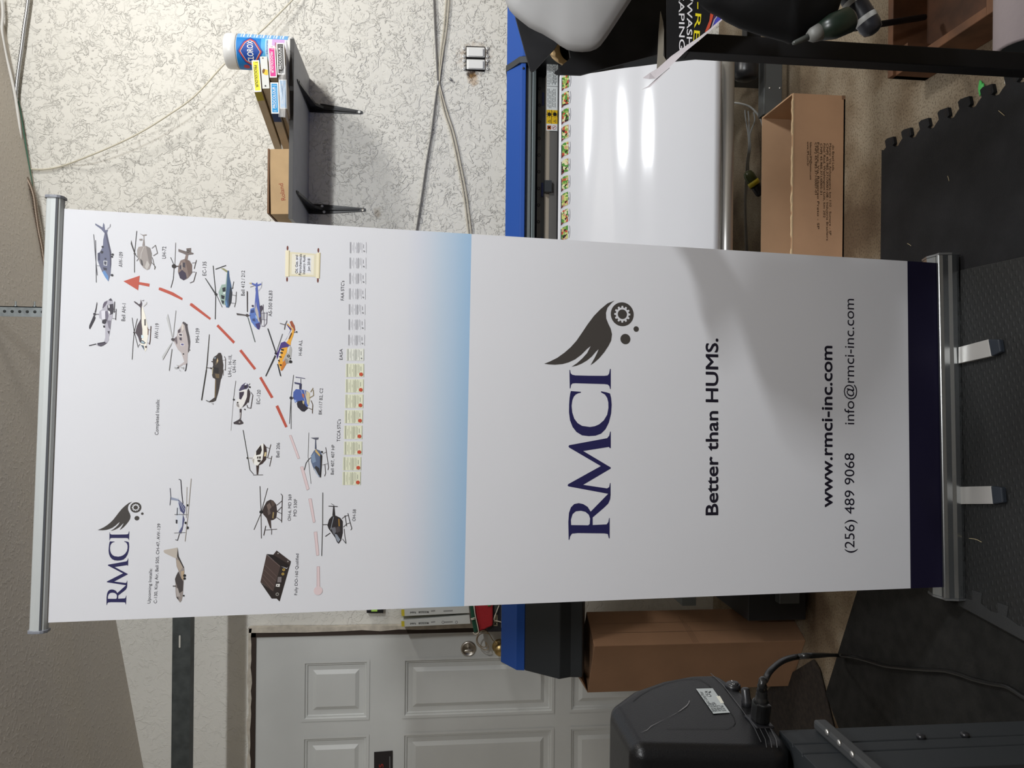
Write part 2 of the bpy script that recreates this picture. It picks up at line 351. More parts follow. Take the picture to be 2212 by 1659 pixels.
s_ = at(974, 174, WY); tag(MB().lathe((s_.x, WY+.002, s_.z), (.2, -1, .25), [(.003, 0), (.003, .012), (.007, .013), (.006, .017), (.001, .018)], M_steel, 12).build('screw'), 'small steel screw left in the wall beside the light switches', 'screw')
cable('conduit', [(62, -14), (58, 20), (52, 60), (47, 100), (40, 150), (35, 195), (34, 240)], .0085, M_steel, 'ribbed silver conduit running down from the top corner of wall and ceiling', 'conduit', None, 12, WY-.03)
cable('conduit', [(-12, 330), (8, 339), (25, 348), (45, 370), (60, 390), (72, 420), (78, 460), (84, 500), (92, 540), (100, 600)], .0095, M_bron, 'ribbed bronze conduit curving along the ceiling edge behind the banner top', 'conduit', None, 14, WY-.05)
cable('cable', [(3, -14), (6, 30), (4, 66), (12, 115), (24, 165), (34, 215), (41, 265), (44, 295), (42, 315), (30, 332), (12, 338), (-14, 339)], .006, mat('white_cable', (.66, .65, .62), .5), 'thick white cable bending back at the ceiling edge beside the silver conduit', Y=WY-.04)
cable('cable', [(26, 170), (42, 230), (52, 290), (60, 340), (70, 400), (80, 470), (90, 540), (98, 600)], .003, mat('green_cable', (.03, .12, .07), .5), 'thin green wire following the ceiling edge behind the bronze conduit', Y=WY-.02)
# ---------------------------------------------------------------- light switches without a cover plate
M_sw = mat('switch_white', (.80, .80, .78), .3); M_hole = mat('hole_black', (.01, .008, .008), .9)
hq = [at(a, b, WY-.002) for a, b in ((1007, 99), (1048, 101), (1047, 155), (1006, 152))]
tag(MB().prism(hq, (0, .02, 0), M_hole).build('switch_box'), 'open black wall box behind the two bare white switches', 'electrical box')
for (y0, y1) in ((101.5, 123), (128, 149.5)):
    c = at(1027, (y0+y1)/2, WY); t = thing('light_switch', c, ('white rocker light switch without cover plate, farther from the banner' if y0 < 110 else 'white rocker light switch without cover plate, beside the dark scorch stain'), 'light switch', 'bare light switches')
    def fq(x0, ya, x1, yb, Y): return [at(x0, ya, Y), at(x1, ya+1.2, Y), at(x1, yb+1.2, Y), at(x0, yb, Y)]
    MB().hexa(fq(1008, y0, 1047, y1, WY), fq(1008, y0, 1047, y1, WY-.014), M_sw).build('body', t, .002)
    MB().hexa(fq(1011, y0+2, 1043.5, y1-2.5, WY-.014), [at(1011, y0+2, WY-.019), at(1043.5, y0+3.2, WY-.023), at(1043.5, y1-1.5, WY-.023), at(1011, y1-2.5, WY-.019)], M_sw).build('rocker', t, .001)
    for px in (1002, 1053):
        e = MB()
        for yy in (y0+2.5, y1-1.5):
            a = at(px, yy, WY-.006); e.lathe(a, (0, -1, 0), [(.0026, 0), (.0080, 0), (.0080, .002), (.0026, .002)], mat('tab_zinc', (.72, .72, .70), .35, .3), 14, False)
        a = at(px+(3 if px < 1020 else -2), (y0+y1)/2, WY-.006); e.lathe(a, (0, -1, 0), [(.0045, 0), (.004, .003), (.001, .004)], M_nick, 10)
        e.box(at(px-2 if px > 1020 else px, y0+2, WY-.004), at(px+2 if px < 1020 else px, y1-1, WY-.006), M_nick); e.build('mounting_tab', t)
# ---------------------------------------------------------------- shelf with two black brackets
M_shelf = mat('grey_shelf', (.36, .36, .355), .5, var=.04, vscale=20); M_blk = mat('black_steel', (.012, .012, .014), .35); M_dark = mat('dark_edge', (.03, .027, .025), .5)
SY = 3.15; SZ = at(633, 300, SY).z; sx0 = at(645, 473, SY).x; sx1 = at(628.5, 84, SY).x
sh = thing('wall_shelf', ((sx0+sx1)/2, WY, SZ-.0), 'grey wall shelf on two black brackets, holding ink cartons', 'shelf')
MB().box((sx0, SY, SZ), (sx1, WY, SZ+.014), M_shelf).build('board', sh); MB().box((sx0, SY-.003, SZ-.001), (sx1, SY, SZ+.015), M_dark).build('edge_strip', sh)
for (ytop, tip, corner, a0, b0, w0, end, scr) in ((1, (645, 181), (676, 243), (690, 234), (779, 243), 19, (779, 243), ((689, 227), (692, 241), (776, 242))), (2, (653.5, 423), (679, 456), (690, 452), (786, 453.5), 21, (786, 453.5), ((695.7, 445.6), (700, 457.6), (783.5, 453.6)))):
    br = MB(); A = at(*a0, WY); B = at(*b0, WY); hw = w0/1660*3.55/2
    top = Vector((A.x, WY-.004, SZ)); T = at(*tip, SY+.05); T = Vector((A.x, SY+.07, SZ))
    # plate on the wall, tapering down, with a raised rib
    br.prism([(A.x-hw, WY-.004, SZ), (A.x+hw, WY-.004, SZ), (A.x+hw, WY-.004, SZ-.06), (B.x+.008, WY-.004, B.z), (B.x+.005, WY-.004, B.z-.009), (B.x-.005, WY-.004, B.z-.009), (B.x-.008, WY-.004, B.z), (A.x-hw, WY-.004, SZ-.06)], (0, .004, 0), M_blk)
    br.hexa([(A.x-.007, WY-.014, SZ-.03), (A.x+.007, WY-.014, SZ-.03), (A.x+.010, WY-.004, SZ-.03), (A.x-.010, WY-.004, SZ-.03)][::-1], [(B.x-.003, WY-.008, B.z+.02), (B.x+.003, WY-.008, B.z+.02), (B.x+.004, WY-.004, B.z+.02), (B.x-.004, WY-.004, B.z+.02)][::-1], M_blk)
    # arm under the board and the gusset
    br.prism([(A.x-hw, WY, SZ-.004), (A.x+hw, WY, SZ-.004), (T.x+.007, T.y+.02, SZ-.004), (T.x, T.y, SZ-.004), (T.x-.007, T.y+.02, SZ-.004)], (0, 0, .004), M_blk)
    br.prism([(A.x-.006, WY, SZ), (A.x-.006, WY, SZ-.075), (A.x-.006, WY-.05, SZ-.035), (A.x-.006, T.y+.03, SZ-.006), (A.x-.006, T.y+.03, SZ)], (.012, 0, 0), M_blk)
    bo = br.build('bracket', sh, .001)
    for i, s2 in enumerate(scr):
        if ytop == 1 and i == 1: continue
        c = at(*s2, WY-.005); MB().lathe(c, (0, -1, 0), [(.0065, 0), (.006, .002), (.002, .0025), (.0019, .001), (.0001, .001)], M_sw if i < 2 or ytop == 1 else M_nick, 14).build('screw_head', bo)
# ================================================================ things on the shelf
M_kraft = mat('kraft_card', (.50, .34, .18), .8, bump=.05, bscale=200, var=.06, vscale=12)
M_kdark = mat('kraft_dark', (.20, .11, .06), .8); M_carton = mat('ink_carton_card', (.46, .37, .26), .75, var=.05, vscale=15)  # darker brown card for lid flap, corner dent and creases
ST = SZ+.0142
# tub of wipes
c = at(560, 114, 3.235); C0 = Vector((c.x, 3.235, ST)); cr = .067; ztop = at(489, 115, 3.235).z
tub = thing('wipes_tub', C0, 'white tub of disinfecting wipes with a bright blue label at the shelf end', 'tub')
M_tub = mat('tub_plastic', (.74, .74, .73), .3); Hh = ztop-ST
tb = MB(); tb.lathe(C0, (0, 0, 1), [(cr*.97, 0), (cr, .006), (cr, Hh*.80), (cr*.98, Hh*.81)], M_tub, 48); tb.build('body', tub)
MB().lathe(C0, (0, 0, 1), [(cr*1.0, Hh*.815), (cr*1.03, Hh*.825), (cr*1.03, Hh*.95), (cr*.99, Hh*.985), (cr*.9, Hh), (.001, Hh)], M_tub, 48).build('lid', tub)
cy = Cyl(C0, cr, math.atan2(-C0.y, -C0.x)+.05)
def lab(a0, a1, b0, b1, m, off, b_=None): (b_ or lb).poly(cy, [(a0*cr, b0*Hh), (a1*cr, b0*Hh), (a1*cr, b1*Hh), (a0*cr, b1*Hh)], m, off, .007)
lb = MB(); lab(-1.7, 1.7, .06, .80, ink('e9e6ee', 1), .0006)
lab(-1.7, .85, .44, .80, ink('1a7cc8', 1), .0009); lab(.85, 1.7, .06, .80, ink('6fa8dc', 1), .0009); lab(-1.7, .85, .38, .44, ink('58aee0', 1), .0009); lab(-1.7, .85, .34, .38, ink('a9d3ee', 1), .0009); lab(.4, .85, .10, .28, ink('c9a5d6', 1), .0009)
for i in range(7): lab(.92, 1.6, .12+i*.095, .14+i*.095, ink('e8eef5', 1), .0011); lab(.92, 1.4, .16+i*.095, .175+i*.095, ink('d0e0f0', 1), .0011)
def hexs(k): return [(x*cr*k, (.60+y*k)*Hh) for x, y in ((-.85, .0), (-.62, -.075), (-.0, -.175), (.62, -.075), (.80, .0), (.55, .08), (0, .165), (-.6, .08))]
lb.poly(cy, hexs(1.12), ink('1453a8', 1), .0012, .007); lb.poly(cy, hexs(.98), ink('c23a2c', 1), .0015, .007); lb.poly(cy, hexs(.86), ink('e8e2da', 1), .0018, .007); lb.poly(cy, hexs(.82), ink('1f4aa0', 1), .0021, .007)
lb.text(cy, 'CLOROX', (-.60*cr, .553*Hh), (.60*cr, .553*Hh), .085*Hh, ink('f4f4f2', 1), .0026, .012, .006)
lb.text(cy, 'infectantes', (-.1*cr, .34*Hh), (.72*cr, .34*Hh), .028*Hh, ink('2c3c96', 1), .0014, 0, .006).text(cy, '99.9 %', (-.1*cr, .27*Hh), (.35*cr, .27*Hh), .03*Hh, ink('b8304a', 1), .0014, .01, .006).text(cy, 'de bacteries', (-.1*cr, .22*Hh), (.6*cr, .22*Hh), .026*Hh, ink('b8304a', 1), .0014, 0, .006)
lb.disc(cy, (-.98*cr, .68*Hh), .012, ink('b83c4c', 1), .0014, None, 16, .006); lb.build('label', tub, weld=False)
# ink cartons
def carton(fp, Y, back, label, colr, txt, flip, side=None, tail=1, side_col=None, cat='ink carton'):
    F = [at(p[0], p[1], Y) for p in fp]  # TL(photo) ... order: top-right, bottom-right, bottom-left, top-left of the upright face
    V = Vector(back); b = MB(); b.hexa(F, [p+V for p in F], M_carton if not side else side)
    root = tag(b.build('ink_carton'), label, cat, 'ink cartons on the wall shelf')
    pl = Plane(F[2], F[1]-F[2], F[3]-F[2]); W = (F[1]-F[2]).length; H = (F[3]-F[2]).length
    g = MB(); wh = ink('eeeeec', 1); g.poly(pl, [(0, 0), (W, 0), (W, H), (0, H)], wh, .0006); g.poly(pl, [(W*.04, H*.13), (W*.96, H*.13), (W*.96, H*.87), (W*.04, H*.87)], ink(colr, 1), .0010)
    tc_ = ink('f6f6f6', 1) if colr != 'f0e233' else ink('222222', 1)
    if flip: g.text(pl, txt, (W*.84, H*.72), (W*.14, H*.72), H*.33, tc_, .0014, .01); g.line(pl, [(W*.80, H*.78), (W*.2, H*.78)], H*.035, tc_, .0014); g.line(pl, [(W*.93, H*.2), (W*.93, H*.55)], H*.05, tc_, .0014)
    else: g.text(pl, txt, (W*.17, H*.42), (W*.86, H*.42), H*.33, tc_, .0014, .01); g.line(pl, [(W*.18, H*.3), (W*.84, H*.3)], H*.035, tc_, .0014); g.line(pl, [(W*.08, H*.3), (W*.08, H*.7)], H*.05, tc_, .0014); g.line(pl, [(W*.9, H*.2), (W*.9, H*.75)], H*.04, tc_, .0014)
    if side_col: sx_ = Vector((-.0008, 0, 0)); g.face([F[3]+sx_, F[2]+sx_, F[2]+sx_+V*.13, F[3]+sx_+V*.13], ink(side_col, 1))
    g.build('printed_label', root, weld=False); return root, pl, W, H, F, V
FY = 3.08
bk = at(617, 330, 3.50)-at(549.6, 199.6, FY); bk = bk*.97; bk.z = 0
def fr4(a, b, c, d): return [a, b, c, d]
# order: (bottom-right, ...) picture corners: p0 = upright bottom right, p1 -> see below
def face(tr, br, bl, tl): return [tr, br, bl, tl]
carton(face((543, 131), (559.5, 130), (565, 198), (549.6, 199.6)), FY, bk, 'yellow ended ink carton lying on top of the white tray', 'f0e233', 'PROCOLOUR', True, side_col='a89a28')
carton(face((580, 102.4), (594.6, 101.8), (598.2, 167.4), (582.5, 167.6)), FY, bk, 'magenta ended ink carton under the white tray', 'd8348c', 'PROCOLOUR', True)
carton(face((596, 92.5), (613.4, 92.9), (616.0, 161.3), (599.6, 160)), FY, bk, 'black ended ink carton under the magenta one', '3a3634', 'PROCOLOUR', False)
carton(face((584.2, 179), (600.9, 178.4), (603, 245.5), (586.2, 245.5)), FY, bk, 'bright cyan ended ink carton, the leftmost upper one', '1b94d2', 'PROCOLOUR', False, side_col='1c3c6c')
carton(face((602.4, 172), (619.0, 172), (620.5, 235.3), (604.4, 235.3)), FY, bk, 'pale blue ended ink carton wrapped in a clear plastic bag', '86bdea', 'PROCOLOUR', False)
tr = [at(*p, FY) for p in ((563.2, 122), (576.8, 122), (582.4, 191), (567.0, 190.4))]
tray = MB(); tray.hexa(tr, [p+bk*.97 for p in tr], M_carton); tro = tag(tray.build('cartridge_tray'), 'white ended cartridge with two round holes between the yellow and magenta cartons', 'cartridge')
pl = Plane(tr[2], tr[1]-tr[2], tr[3]-tr[2]); W = (tr[1]-tr[2]).length; H = (tr[3]-tr[2]).length; g = MB()
g.poly(pl, [(0, 0), (W, 0), (W, H), (0, H)], ink('d9dad6', 1), .0006).disc(pl, (W*.95, H*.6), .003, ink('77705e', 1), .001).disc(pl, (W*.08, H*.55), .0034, ink('2a2622', 1), .001)
g.poly(pl, [(W*.42, H*.05), (W*.58, H*.05), (W*.60, H*.45), (W*.56, H*.72), (W*.46, H*.72), (W*.42, H*.4)], ink('e8c33a', 1), .001).poly(pl, [(W*.50, H*.55), (W*.60, H*.4), (W*.62, H*.65), (W*.55, H*.85), (W*.47, H*.8)], ink('7a5020', 1), .0014); g.build('end_plate', tro, weld=False)
# clear bag under and around the pale blue carton
M_bag = mat('clear_bag', (.75, .76, .78), .18, alpha=.42, bump=.6, bscale=38)
bg = MB(); rr = random.Random(5); ys = [84, 110, 140, 168, 190, 215, 240, 252]; rows = []
for i, y in enumerate(ys):
    zt = 617.5 if y < 165 else 601.5
    row = []
    for t in range(7):
        px = zt+(631.0-zt)*t/6; row.append(at(px+rr.uniform(-1, 1)*(t not in (0, 6)), y+rr.uniform(-2, 2)+(4 if t == 5 and y > 230 else 0), FY-.006-rr.uniform(0, .012)))
    for q_ in row: q_.z = max(q_.z, ST+.0012)
    rows.append(row)
bg.grid(rows, M_bag, False); bg.grid([[p+Vector((-.02, .3, .004)) for p in (r[-1] for r in rows)], [r[-1] for r in rows]], M_bag, False)
tag(bg.build('plastic_bag'), 'crumpled clear plastic bag around the pale blue carton at the shelf front', 'bag')
# kraft box with a name in marker
q = [at(582, 322, 3.16), at(637, 322, 3.16), at(637.5, 463, 3.16), at(585, 463, 3.16)]
bx = MB(); D = Vector((0, .30, 0)); z0 = ST; q = [Vector((p.x, 3.16, max(p.z, z0))) for p in q]; q[1].z = q[2].z = z0
bx.hexa(q, [p+D for p in q], M_kraft); bxo = tag(bx.build('cardboard_box', bevel=.002), 'small tan cardboard box with a name in red marker on the wall shelf', 'box')
pl = Plane(q[2], q[1]-q[2], (0, 0, 1)); g = MB(); mk = ink('a2451f', .9)
g.tpx(pl, 'Roland', (617, 432), (611, 396), 9, mk, .0006, -.004); g.build('marker_writing', bxo, weld=False)
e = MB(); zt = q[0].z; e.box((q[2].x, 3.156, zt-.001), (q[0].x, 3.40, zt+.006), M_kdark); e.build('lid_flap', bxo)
# ================================================================ things on the wall left of the banner
def wq(pts, Y): return [at(a, b, Y) for a, b in pts]
lv = MB(); LQ = wq(((791, 1300), (828, 1298), (828, 1324.5), (792, 1324.5)), WY-.03); lv.hexa(LQ, [p+Vector((0, .03, 0)) for p in LQ], M_blk); lvo = tag(lv.build('spirit_level', bevel=.002), 'small black spirit level with a green vial fixed to the wall', 'spirit level')
g = MB(); g.hexa(wq(((802, 1300), (816, 1300), (815, 1321), (802, 1321)), WY-.033), wq(((802, 1300), (816, 1300), (815, 1321), (802, 1321)), WY-.029), mat('vial_green', (.45, .75, .12), .15)); g.build('vial', lvo)
M_pc = mat('printed_carton_white', (.66, .67, .63), .5)
def upright_carton(pts, label, qr):
    Q = wq(pts, 3.43); b = MB(); b.hexa(Q, [p+Vector((0, .10, 0)) for p in Q], M_pc); o = tag(b.build('ink_carton'), label, 'ink carton', 'white ink cartons on end')
    pl = yplane(3.43); g = MB(); x0, y0 = pts[3]; x1, y1 = pts[2]
    g.ppix(pl, [(pts[0][0]+.3, pts[0][1]+.5), (pts[0][0]+7, pts[0][1]+.5), (pts[3][0]+7, pts[3][1]-.5), (pts[3][0]+.3, pts[3][1]-.5)], ink('d8c640', 1), .0008)
    g.ppix(pl, pts, M_pc, .0004); ym = (pts[0][1]+pts[3][1])/2-.5
    g.tpx(pl, 'Roland', (898, ym-2), (886, ym-1.6), 4, ink('222222', 1), .0008, .01).tpx(pl, 'PROCOLOUR', (926, ym-3.4), (904, ym-2.6), 4, ink('222222', 1), .0008, .02)
    for a, b_ in ((931, 940), (958, 978)): g.line(pl, [pl.pix(a, ym-3), pl.pix(b_, ym-4)], .006, ink('9a9a96', 1), .0008)
    if qr:
        for a in (957, 986):
            g.disc(pl, pl.pix(a, ym-3), .006, ink('555555', 1), .0008).disc(pl, pl.pix(a, ym-3), .0045, ink('d0d0cc', 1), .0012)
    g.build('printed_label', o, weld=False)
upright_carton([(866.5, 1316), (1012, 1302), (1014, 1324), (867, 1331)], 'white ink carton with a yellow end standing nearest the banner edge', False)
upright_carton([(866.5, 1341), (1014, 1329), (1016, 1347), (867, 1354)], 'white ink carton standing against the door jamb', True)
gap = MB(); Q = wq(((867, 1331.5), (1014, 1324.5), (1014, 1328.5), (867, 1340.5)), 3.47); gap.hexa(Q, [p+Vector((0, .06, 0)) for p in Q], mat('carton_yellowish', (.50, .50, .36), .6)); tag(gap.build('ink_carton'), 'recessed pale yellow carton wedged between the two white ink cartons', 'ink carton', 'white ink cartons on end')
# small dark shelf unit edge they stand on and the stocking in front
Q = wq(((1012, 1296), (1021, 1296), (1034, 1364), (1024, 1367)), 3.36)
M_green = mat('green_felt', (.012, .075, .04), .95, bump=.3, bscale=300); M_red = mat('red_felt', (.42, .02, .025), .95, bump=.5, bscale=260)
stk = thing('felt_stocking', at(1045, 1320, 3.38), 'red felt stocking with a dark green cuff hanging beside the door', 'stocking')
P_ = [(1012, 1290), (1021, 1290), (1026, 1325), (1034, 1358), (1031, 1366), (1024, 1368), (1019, 1340)]
MB().prism(wq(P_, 3.37), (0, .03, 0), M_green).build('cuff', stk, .006)
P_ = [(1023, 1286), (1065, 1286), (1065, 1351), (1060, 1354), (1052, 1357), (1048, 1360), (1040, 1362), (1034, 1365), (1028, 1330)]
MB().prism(wq(P_, 3.38), (0, .035, 0), M_red).build('sock', stk, .006)
MB().prism(wq(((1052, 1298), (1060, 1298), (1060, 1309), (1054, 1310)), 3.376), (0, .006, 0), mat('leaf_green', (.03, .2, .03), .9)).build('leaf', stk)
cordm = mat('cream_cord', (.70, .62, .50), .8)
MB().tube([at(a, b, 3.365) for a, b in ((1021, 1286), (1026, 1325), (1033, 1358), (1033, 1367), (1026, 1370), (1022, 1366))], .0022, cordm, 6, 4).tube([at(1017, 1337, 3.362), at(1026, 1334, 3.362)], .002, cordm, 6).tube([at(1018, 1339, 3.362), at(1026, 1337, 3.362)], .002, cordm, 6).build('trim_cord', stk)
# dark ink station behind, with its small warning sticker
ds = MB(); Q = wq(((1064, 1280), (1082, 1280), (1082, 1364), (1052, 1364)), 3.40); ds.hexa(Q, [p+Vector((0, .13, 0)) for p in Q], mat('dark_plastic', (.018, .018, .022), .5)); dso = tag(ds.build('wall_panel'), 'dark plastic panel behind the red stocking with a small warning sticker', 'panel')
pl = yplane(3.40); g = MB(); g.ppix(pl, [(1067, 1328), (1075, 1327.5), (1074.5, 1352), (1065.5, 1352)], ink('9a9078', 1), .001).ppix(pl, [(1068, 1305), (1075, 1304), (1075, 1322), (1068, 1322)], ink('50524e', 1), .001)
for a, b_ in (((1067.5, 1350), (1072, 1344)), ((1067.5, 1344), (1072, 1350))): g.line(pl, [pl.pix(*a), pl.pix(*b_)], .004, ink('111111', 1), .0014)
g.build('warning_sticker', dso, weld=False)
cable('cord', [(1078, 1308, 3.39), (1074, 1318, 3.385), (1068, 1334, 3.385), (1068, 1340, 3.39), (1076, 1342, 3.39), (1083, 1344, 3.39)], .002, cordm, 'thin cream cord hanging in front of the dark panel beside the stocking', 'cord')
cable('wire_loop', [(1072, 1391, 3.49), (1064, 1382, 3.48), (1055, 1368, 3.475), (1047, 1363, 3.47), (1037, 1365, 3.47), (1031, 1374, 3.475), (1029, 1384, 3.48), (1032, 1393, 3.48), (1040, 1400, 3.48), (1050, 1404, 3.48), (1055, 1401, 3.48), (1053, 1393, 3.48), (1049, 1387, 3.485), (1050, 1395, 3.485), (1044, 1398, 3.485), (1034, 1391, 3.485), (1031, 1380, 3.485), (1036, 1371, 3.485), (1046, 1367, 3.485), (1054, 1369, 3.485)], .002, mat('tan_wire', (.36, .27, .17), .5), 'loop of thin tan wire hanging from the door knob', 'wire')
# ================================================================ overhead track for the garage door
M_galv = mat('galvanised', (.30, .33, .34), .4, .8, var=.15, vscale=40); M_rail = mat('dark_track_steel', (.085, .095, .095), .5, .5, var=.2, vscale=25)
TY = 3.03; zr1 = at(371, 1500, TY).z; zr0 = at(410, 1500, TY).z
trk = thing('garage_track', (-.6, TY, zr0), 'dark steel overhead track hung from the ceiling by a perforated strap', 'track')
b = MB(); zsp = zr1-zr0
prof = [(0, 0), (0, zsp), (.05, zsp), (.05, zsp-.004), (.006, zsp-.004), (.006, zsp*.62), (.014, zsp*.55), (.014, zsp*.35), (.006, zsp*.25), (.006, .004), (.05, .004), (.05, 0)]
b.prism([(-2.6, TY+p[0], zr0+p[1]) for p in prof], (3.0, 0, 0), M_rail); b.build('rail', trk)
sl = at(388, 1386, TY-.002); b = MB(); b.prism([(sl.x+dx_, TY-.0015, sl.z+dz_) for dx_, dz_ in ((-.022, -.003), (.022, -.003), (.024, 0), (.022, .003), (-.022, .003), (-.024, 0))], (0, .001, 0), mat('slot_light', (.6, .58, .52), .6)); b.build('slot', trk)
x0_, x1_ = at(45, 684, TY-.06).x, at(45, 662, TY-.06).x; b = MB(); zc = ceil_z(x0_)
b.box((x0_, TY-.06, zr0), (x1_, TY-.057, zc), M_galv).box((x1_-.003, TY-.06, zr0), (x1_, TY-.03, zc), M_galv); b.build('hanger_strap', trk)
zz_ = zr0+.02
h = MB(); bl = MB(); i = 0
while zz_ < zc-.02:
    h.lathe(((x0_+x1_)/2, TY-.0605, zz_), (0, -1, 0), [(.0055, 0), (.0055, .0004), (.0001, .0004)], mat('hole_dark', (.03, .035, .035), .9), 10); zz_ += .026; i += 1
h.build('hole_row', trk)
for px in (34, 75):
    c = at(px, 658, TY-.045); MB().lathe((x1_, TY-.045, c.z), (1, 0, 0), [(.007, 0), (.007, .004), (.0035, .004), (.0035, .02)], M_galv, 8).build('bolt', trk)
# ================================================================ wide format printer
M_blue = mat('printer_blue', (.022, .080, .34), .5, spec=.15); M_pdark = mat('printer_charcoal', (.022, .026, .030), .45); M_pgrey = mat('printer_grey', (.24, .27, .275), .4, .3)
M_pin = mat('printer_inside', (.055, .055, .058), .5); M_tan = mat('media_bed', (.36, .31, .25), .5); M_smoke = mat('smoked_cover', (.13, .125, .12), .25); M_alu = mat('aluminium', (.55, .54, .52), .35, .85)
def zat(px, Y, py=330): return at(px, py, Y).z
PF = 2.75; zt = zat(1122, PF); PBk = 3.25; zr = zat(1093, PF+.075)
xl = at(1119, 1445, PF).x; xg1 = at(1122, 130, PF).x; xr_ = 1.80; xc = -.50
prn = thing('wide_format_printer', (.3, 3.0, 0), 'wide format printer with blue top covers standing behind the banner', 'printer')
def top(x0, x1): return MB().prism([(x0, PBk, zr-.07), (x0, PF+.085, zr-.002), (x0, PF+.075, zr), (x0, PF+.004, zt), (x0, PF-.006, zt-.004), (x0, PF-.008, zat(1134, PF)), (x0, PF+.06, zat(1134, PF)-.004), (x0, PBk, zt-.12)], (x1-x0, 0, 0), M_blue)
tag(top(xc, xg1-.012).build('top_cover', prn, .002), 'long blue middle cover')
b = MB(); b.prism([(xg1-.012, PBk+.01, zr-.07), (xg1-.012, PF+.08, zr+.003), (xg1-.012, PF-.008, zt+.003), (xg1-.012, PF-.02, zat(1134, PF)-.03), (xg1-.012, PBk, zt-.12)], (.022, 0, 0), M_pdark); b.build('cover_seam', prn)
bz = zat(1121, PF, 1400)
capp = [(PBk, zt), (PF, zt), (PF-.012, bz-.006), (2.64, zat(1208, 2.64, 1480)), (2.655, zat(1232, 2.655, 1470)), (2.65, zat(1258, 2.65, 1470)), (2.72, zat(1262, 2.72, 1470)), (PBk, zat(1262, 2.72, 1470))]
for (x0, x1, nm) in ((xl, xc, 'left'), (xg1+.010, xr_, 'right')):
    MB().prism([(x0, PBk, zr-.07), (x0, PF+.085, zr-.002), (x0, PF+.075, zr), (x0, PF, zt), (x0, PF-.012, zt-.006), (x0, PF-.018, zt-.035), (x0, PBk, zt-.09)], (x1-x0, 0, 0), M_blue).build('end_cover', prn, .002)
    p2 = [(x0, PBk, zt-.09), (x0, PF-.018, zt-.035)]+[(x0, y, z) for y, z in capp[3:]]
    b = MB().prism(p2, (x1-x0, 0, 0), M_pdark); eo = b.build('end_cap', prn, .004); tag(eo, 'charcoal end cap with a sloping front')
c = at(1131, 147, PF-.01); MB().lathe((c.x, PF-.004, c.z), (0, -1, 0), [(.004, 0), (.004, .006), (.001, .007)], M_blk, 12).build('screw_head', prn)
def slab(name, p0, p1, Y, dep, m, x0=xc, x1=None, bev=0, lab=None):
    z0, z1 = zat(p1, Y), zat(p0, Y); o = MB().box((x0, Y, z0), (x1 if x1 is not None else xg1-.012, Y+dep, z1), m).build(name, prn, bev); return tag(o, lab)
slab('cover_lip', 1134.5, 1148, 2.765, .05, M_pgrey, bev=.008); slab('cover_lip', 1148.5, 1157, 2.775, .05, mat('printer_grey_dark', (.12, .145, .15), .4, .3), bev=.003)
slab('carriage_bay', 1150, 1220, 2.93, .25, M_pin); slab('carriage_rail', 1161, 1169, 2.86, .05, mat('rail_grey', (.16, .16, .16), .35, .7)); slab('carriage_rail', 1169, 1177, 2.865, .05, mat('rail_grey2', (.12, .125, .13), .4, .5))
slab('media_bed', 1180, 1187.5, 2.82, .08, M_tan); slab('clear_cover', 1187.5, 1205.5, 2.80, .01, M_smoke)
slab('cutter_guide', 1205, 1209, 2.745, .02, M_blk); MB().box((xc, 2.71, zat(1222, 2.72)-.08), (1.19, 2.93, zat(1214, 2.72)), M_pin).build('platen', prn)
h = MB(); bs = MB(); xx = at(1165, 515, 2.86).x
for i in range(11):
    h = MB(); h.lathe((xx+i*.0625, 2.8605, zat(1164.5, 2.86)), (0, -1, 0), [(.006, 0), (.006, .001), (.0035, .0012), (.0034, .0004), (.0001, .0004)], M_blk, 12); h.build('rail_screw', prn)
for a, b_ in ((395, 425), (200, 228), (513, 540)):
    bs = MB().box((at(1171, b_, 2.864).x, 2.862, zat(1174, 2.864)), (at(1171, a, 2.864).x, 2.866, zat(1170, 2.864)), mat('blue_mark', (.03, .05, .22), .4)); bs.build('position_mark', prn)
c0 = at(1184, 410, 2.80); MB().box((c0.x-.012, 2.78, c0.z-.01), (c0.x+.03, 2.81, c0.z+.016), M_pdark).build('pinch_lever', prn)
# warning label
LQ = [at(1181, 131, 2.795), at(1206, 131, 2.795), at(1205, 283, 2.795), at(1180, 283, 2.795)]
wl = MB(); pl = yplane(2.795); wl.ppix(pl, [(1181, 130), (1205.5, 131), (1204, 283), (1180, 282)], ink('d8dcdc', 1), .0)
wl.ppix(pl, [(1180.6, 237), (1204.4, 238.5), (1204, 268), (1180.2, 267)], ink('d9b21c', 1), .0006)
wl.line(pl, [pl.pix(1191.4, 237.5), pl.pix(1191, 267.5)], .0016, ink('5a4410', 1), .001).line(pl, [pl.pix(1181, 186), pl.pix(1205, 187)], .0014, ink('777777', 1), .001)
rr = random.Random(2)
for k in range(7):
    for (a, b_) in ((135, 183), (190, 234)):
        if a == 190 and k > 5: continue
        x = 1183.5+k*3.1; y = a+rr.uniform(0, 8)
        while y < b_-3:
            l = rr.uniform(3, 12); wl.line(pl, [pl.pix(x, min(b_, y+l)), pl.pix(x, y)], .0022 if k in (4, 5) and a == 135 else .0014, ink('3c4040', 1), .001); y += l+rr.uniform(.8, 2)
for x in (1184, 1196):  # warning triangles and hand marks
    wl.ppix(pl, [(x-1, 262), (x+5, 258.5), (x+5, 265.5)], ink('5a4410', 1), .001).ppix(pl, [(x+1.2, 262), (x+4, 260.4), (x+4, 263.8)], ink('e0c040', 1), .0014)
    wl.disc(pl, pl.pix(x+2.5, 247), .007, ink('15120a', 1), .001, None, 9)
    for t in range(7): c = pl.pix(x+2.5, 247); wl.line(pl, [c, (c[0]+.013*math.cos(t*.8), c[1]+.013*math.sin(t*.8))], .0014, ink('15120a', 1), .0012)
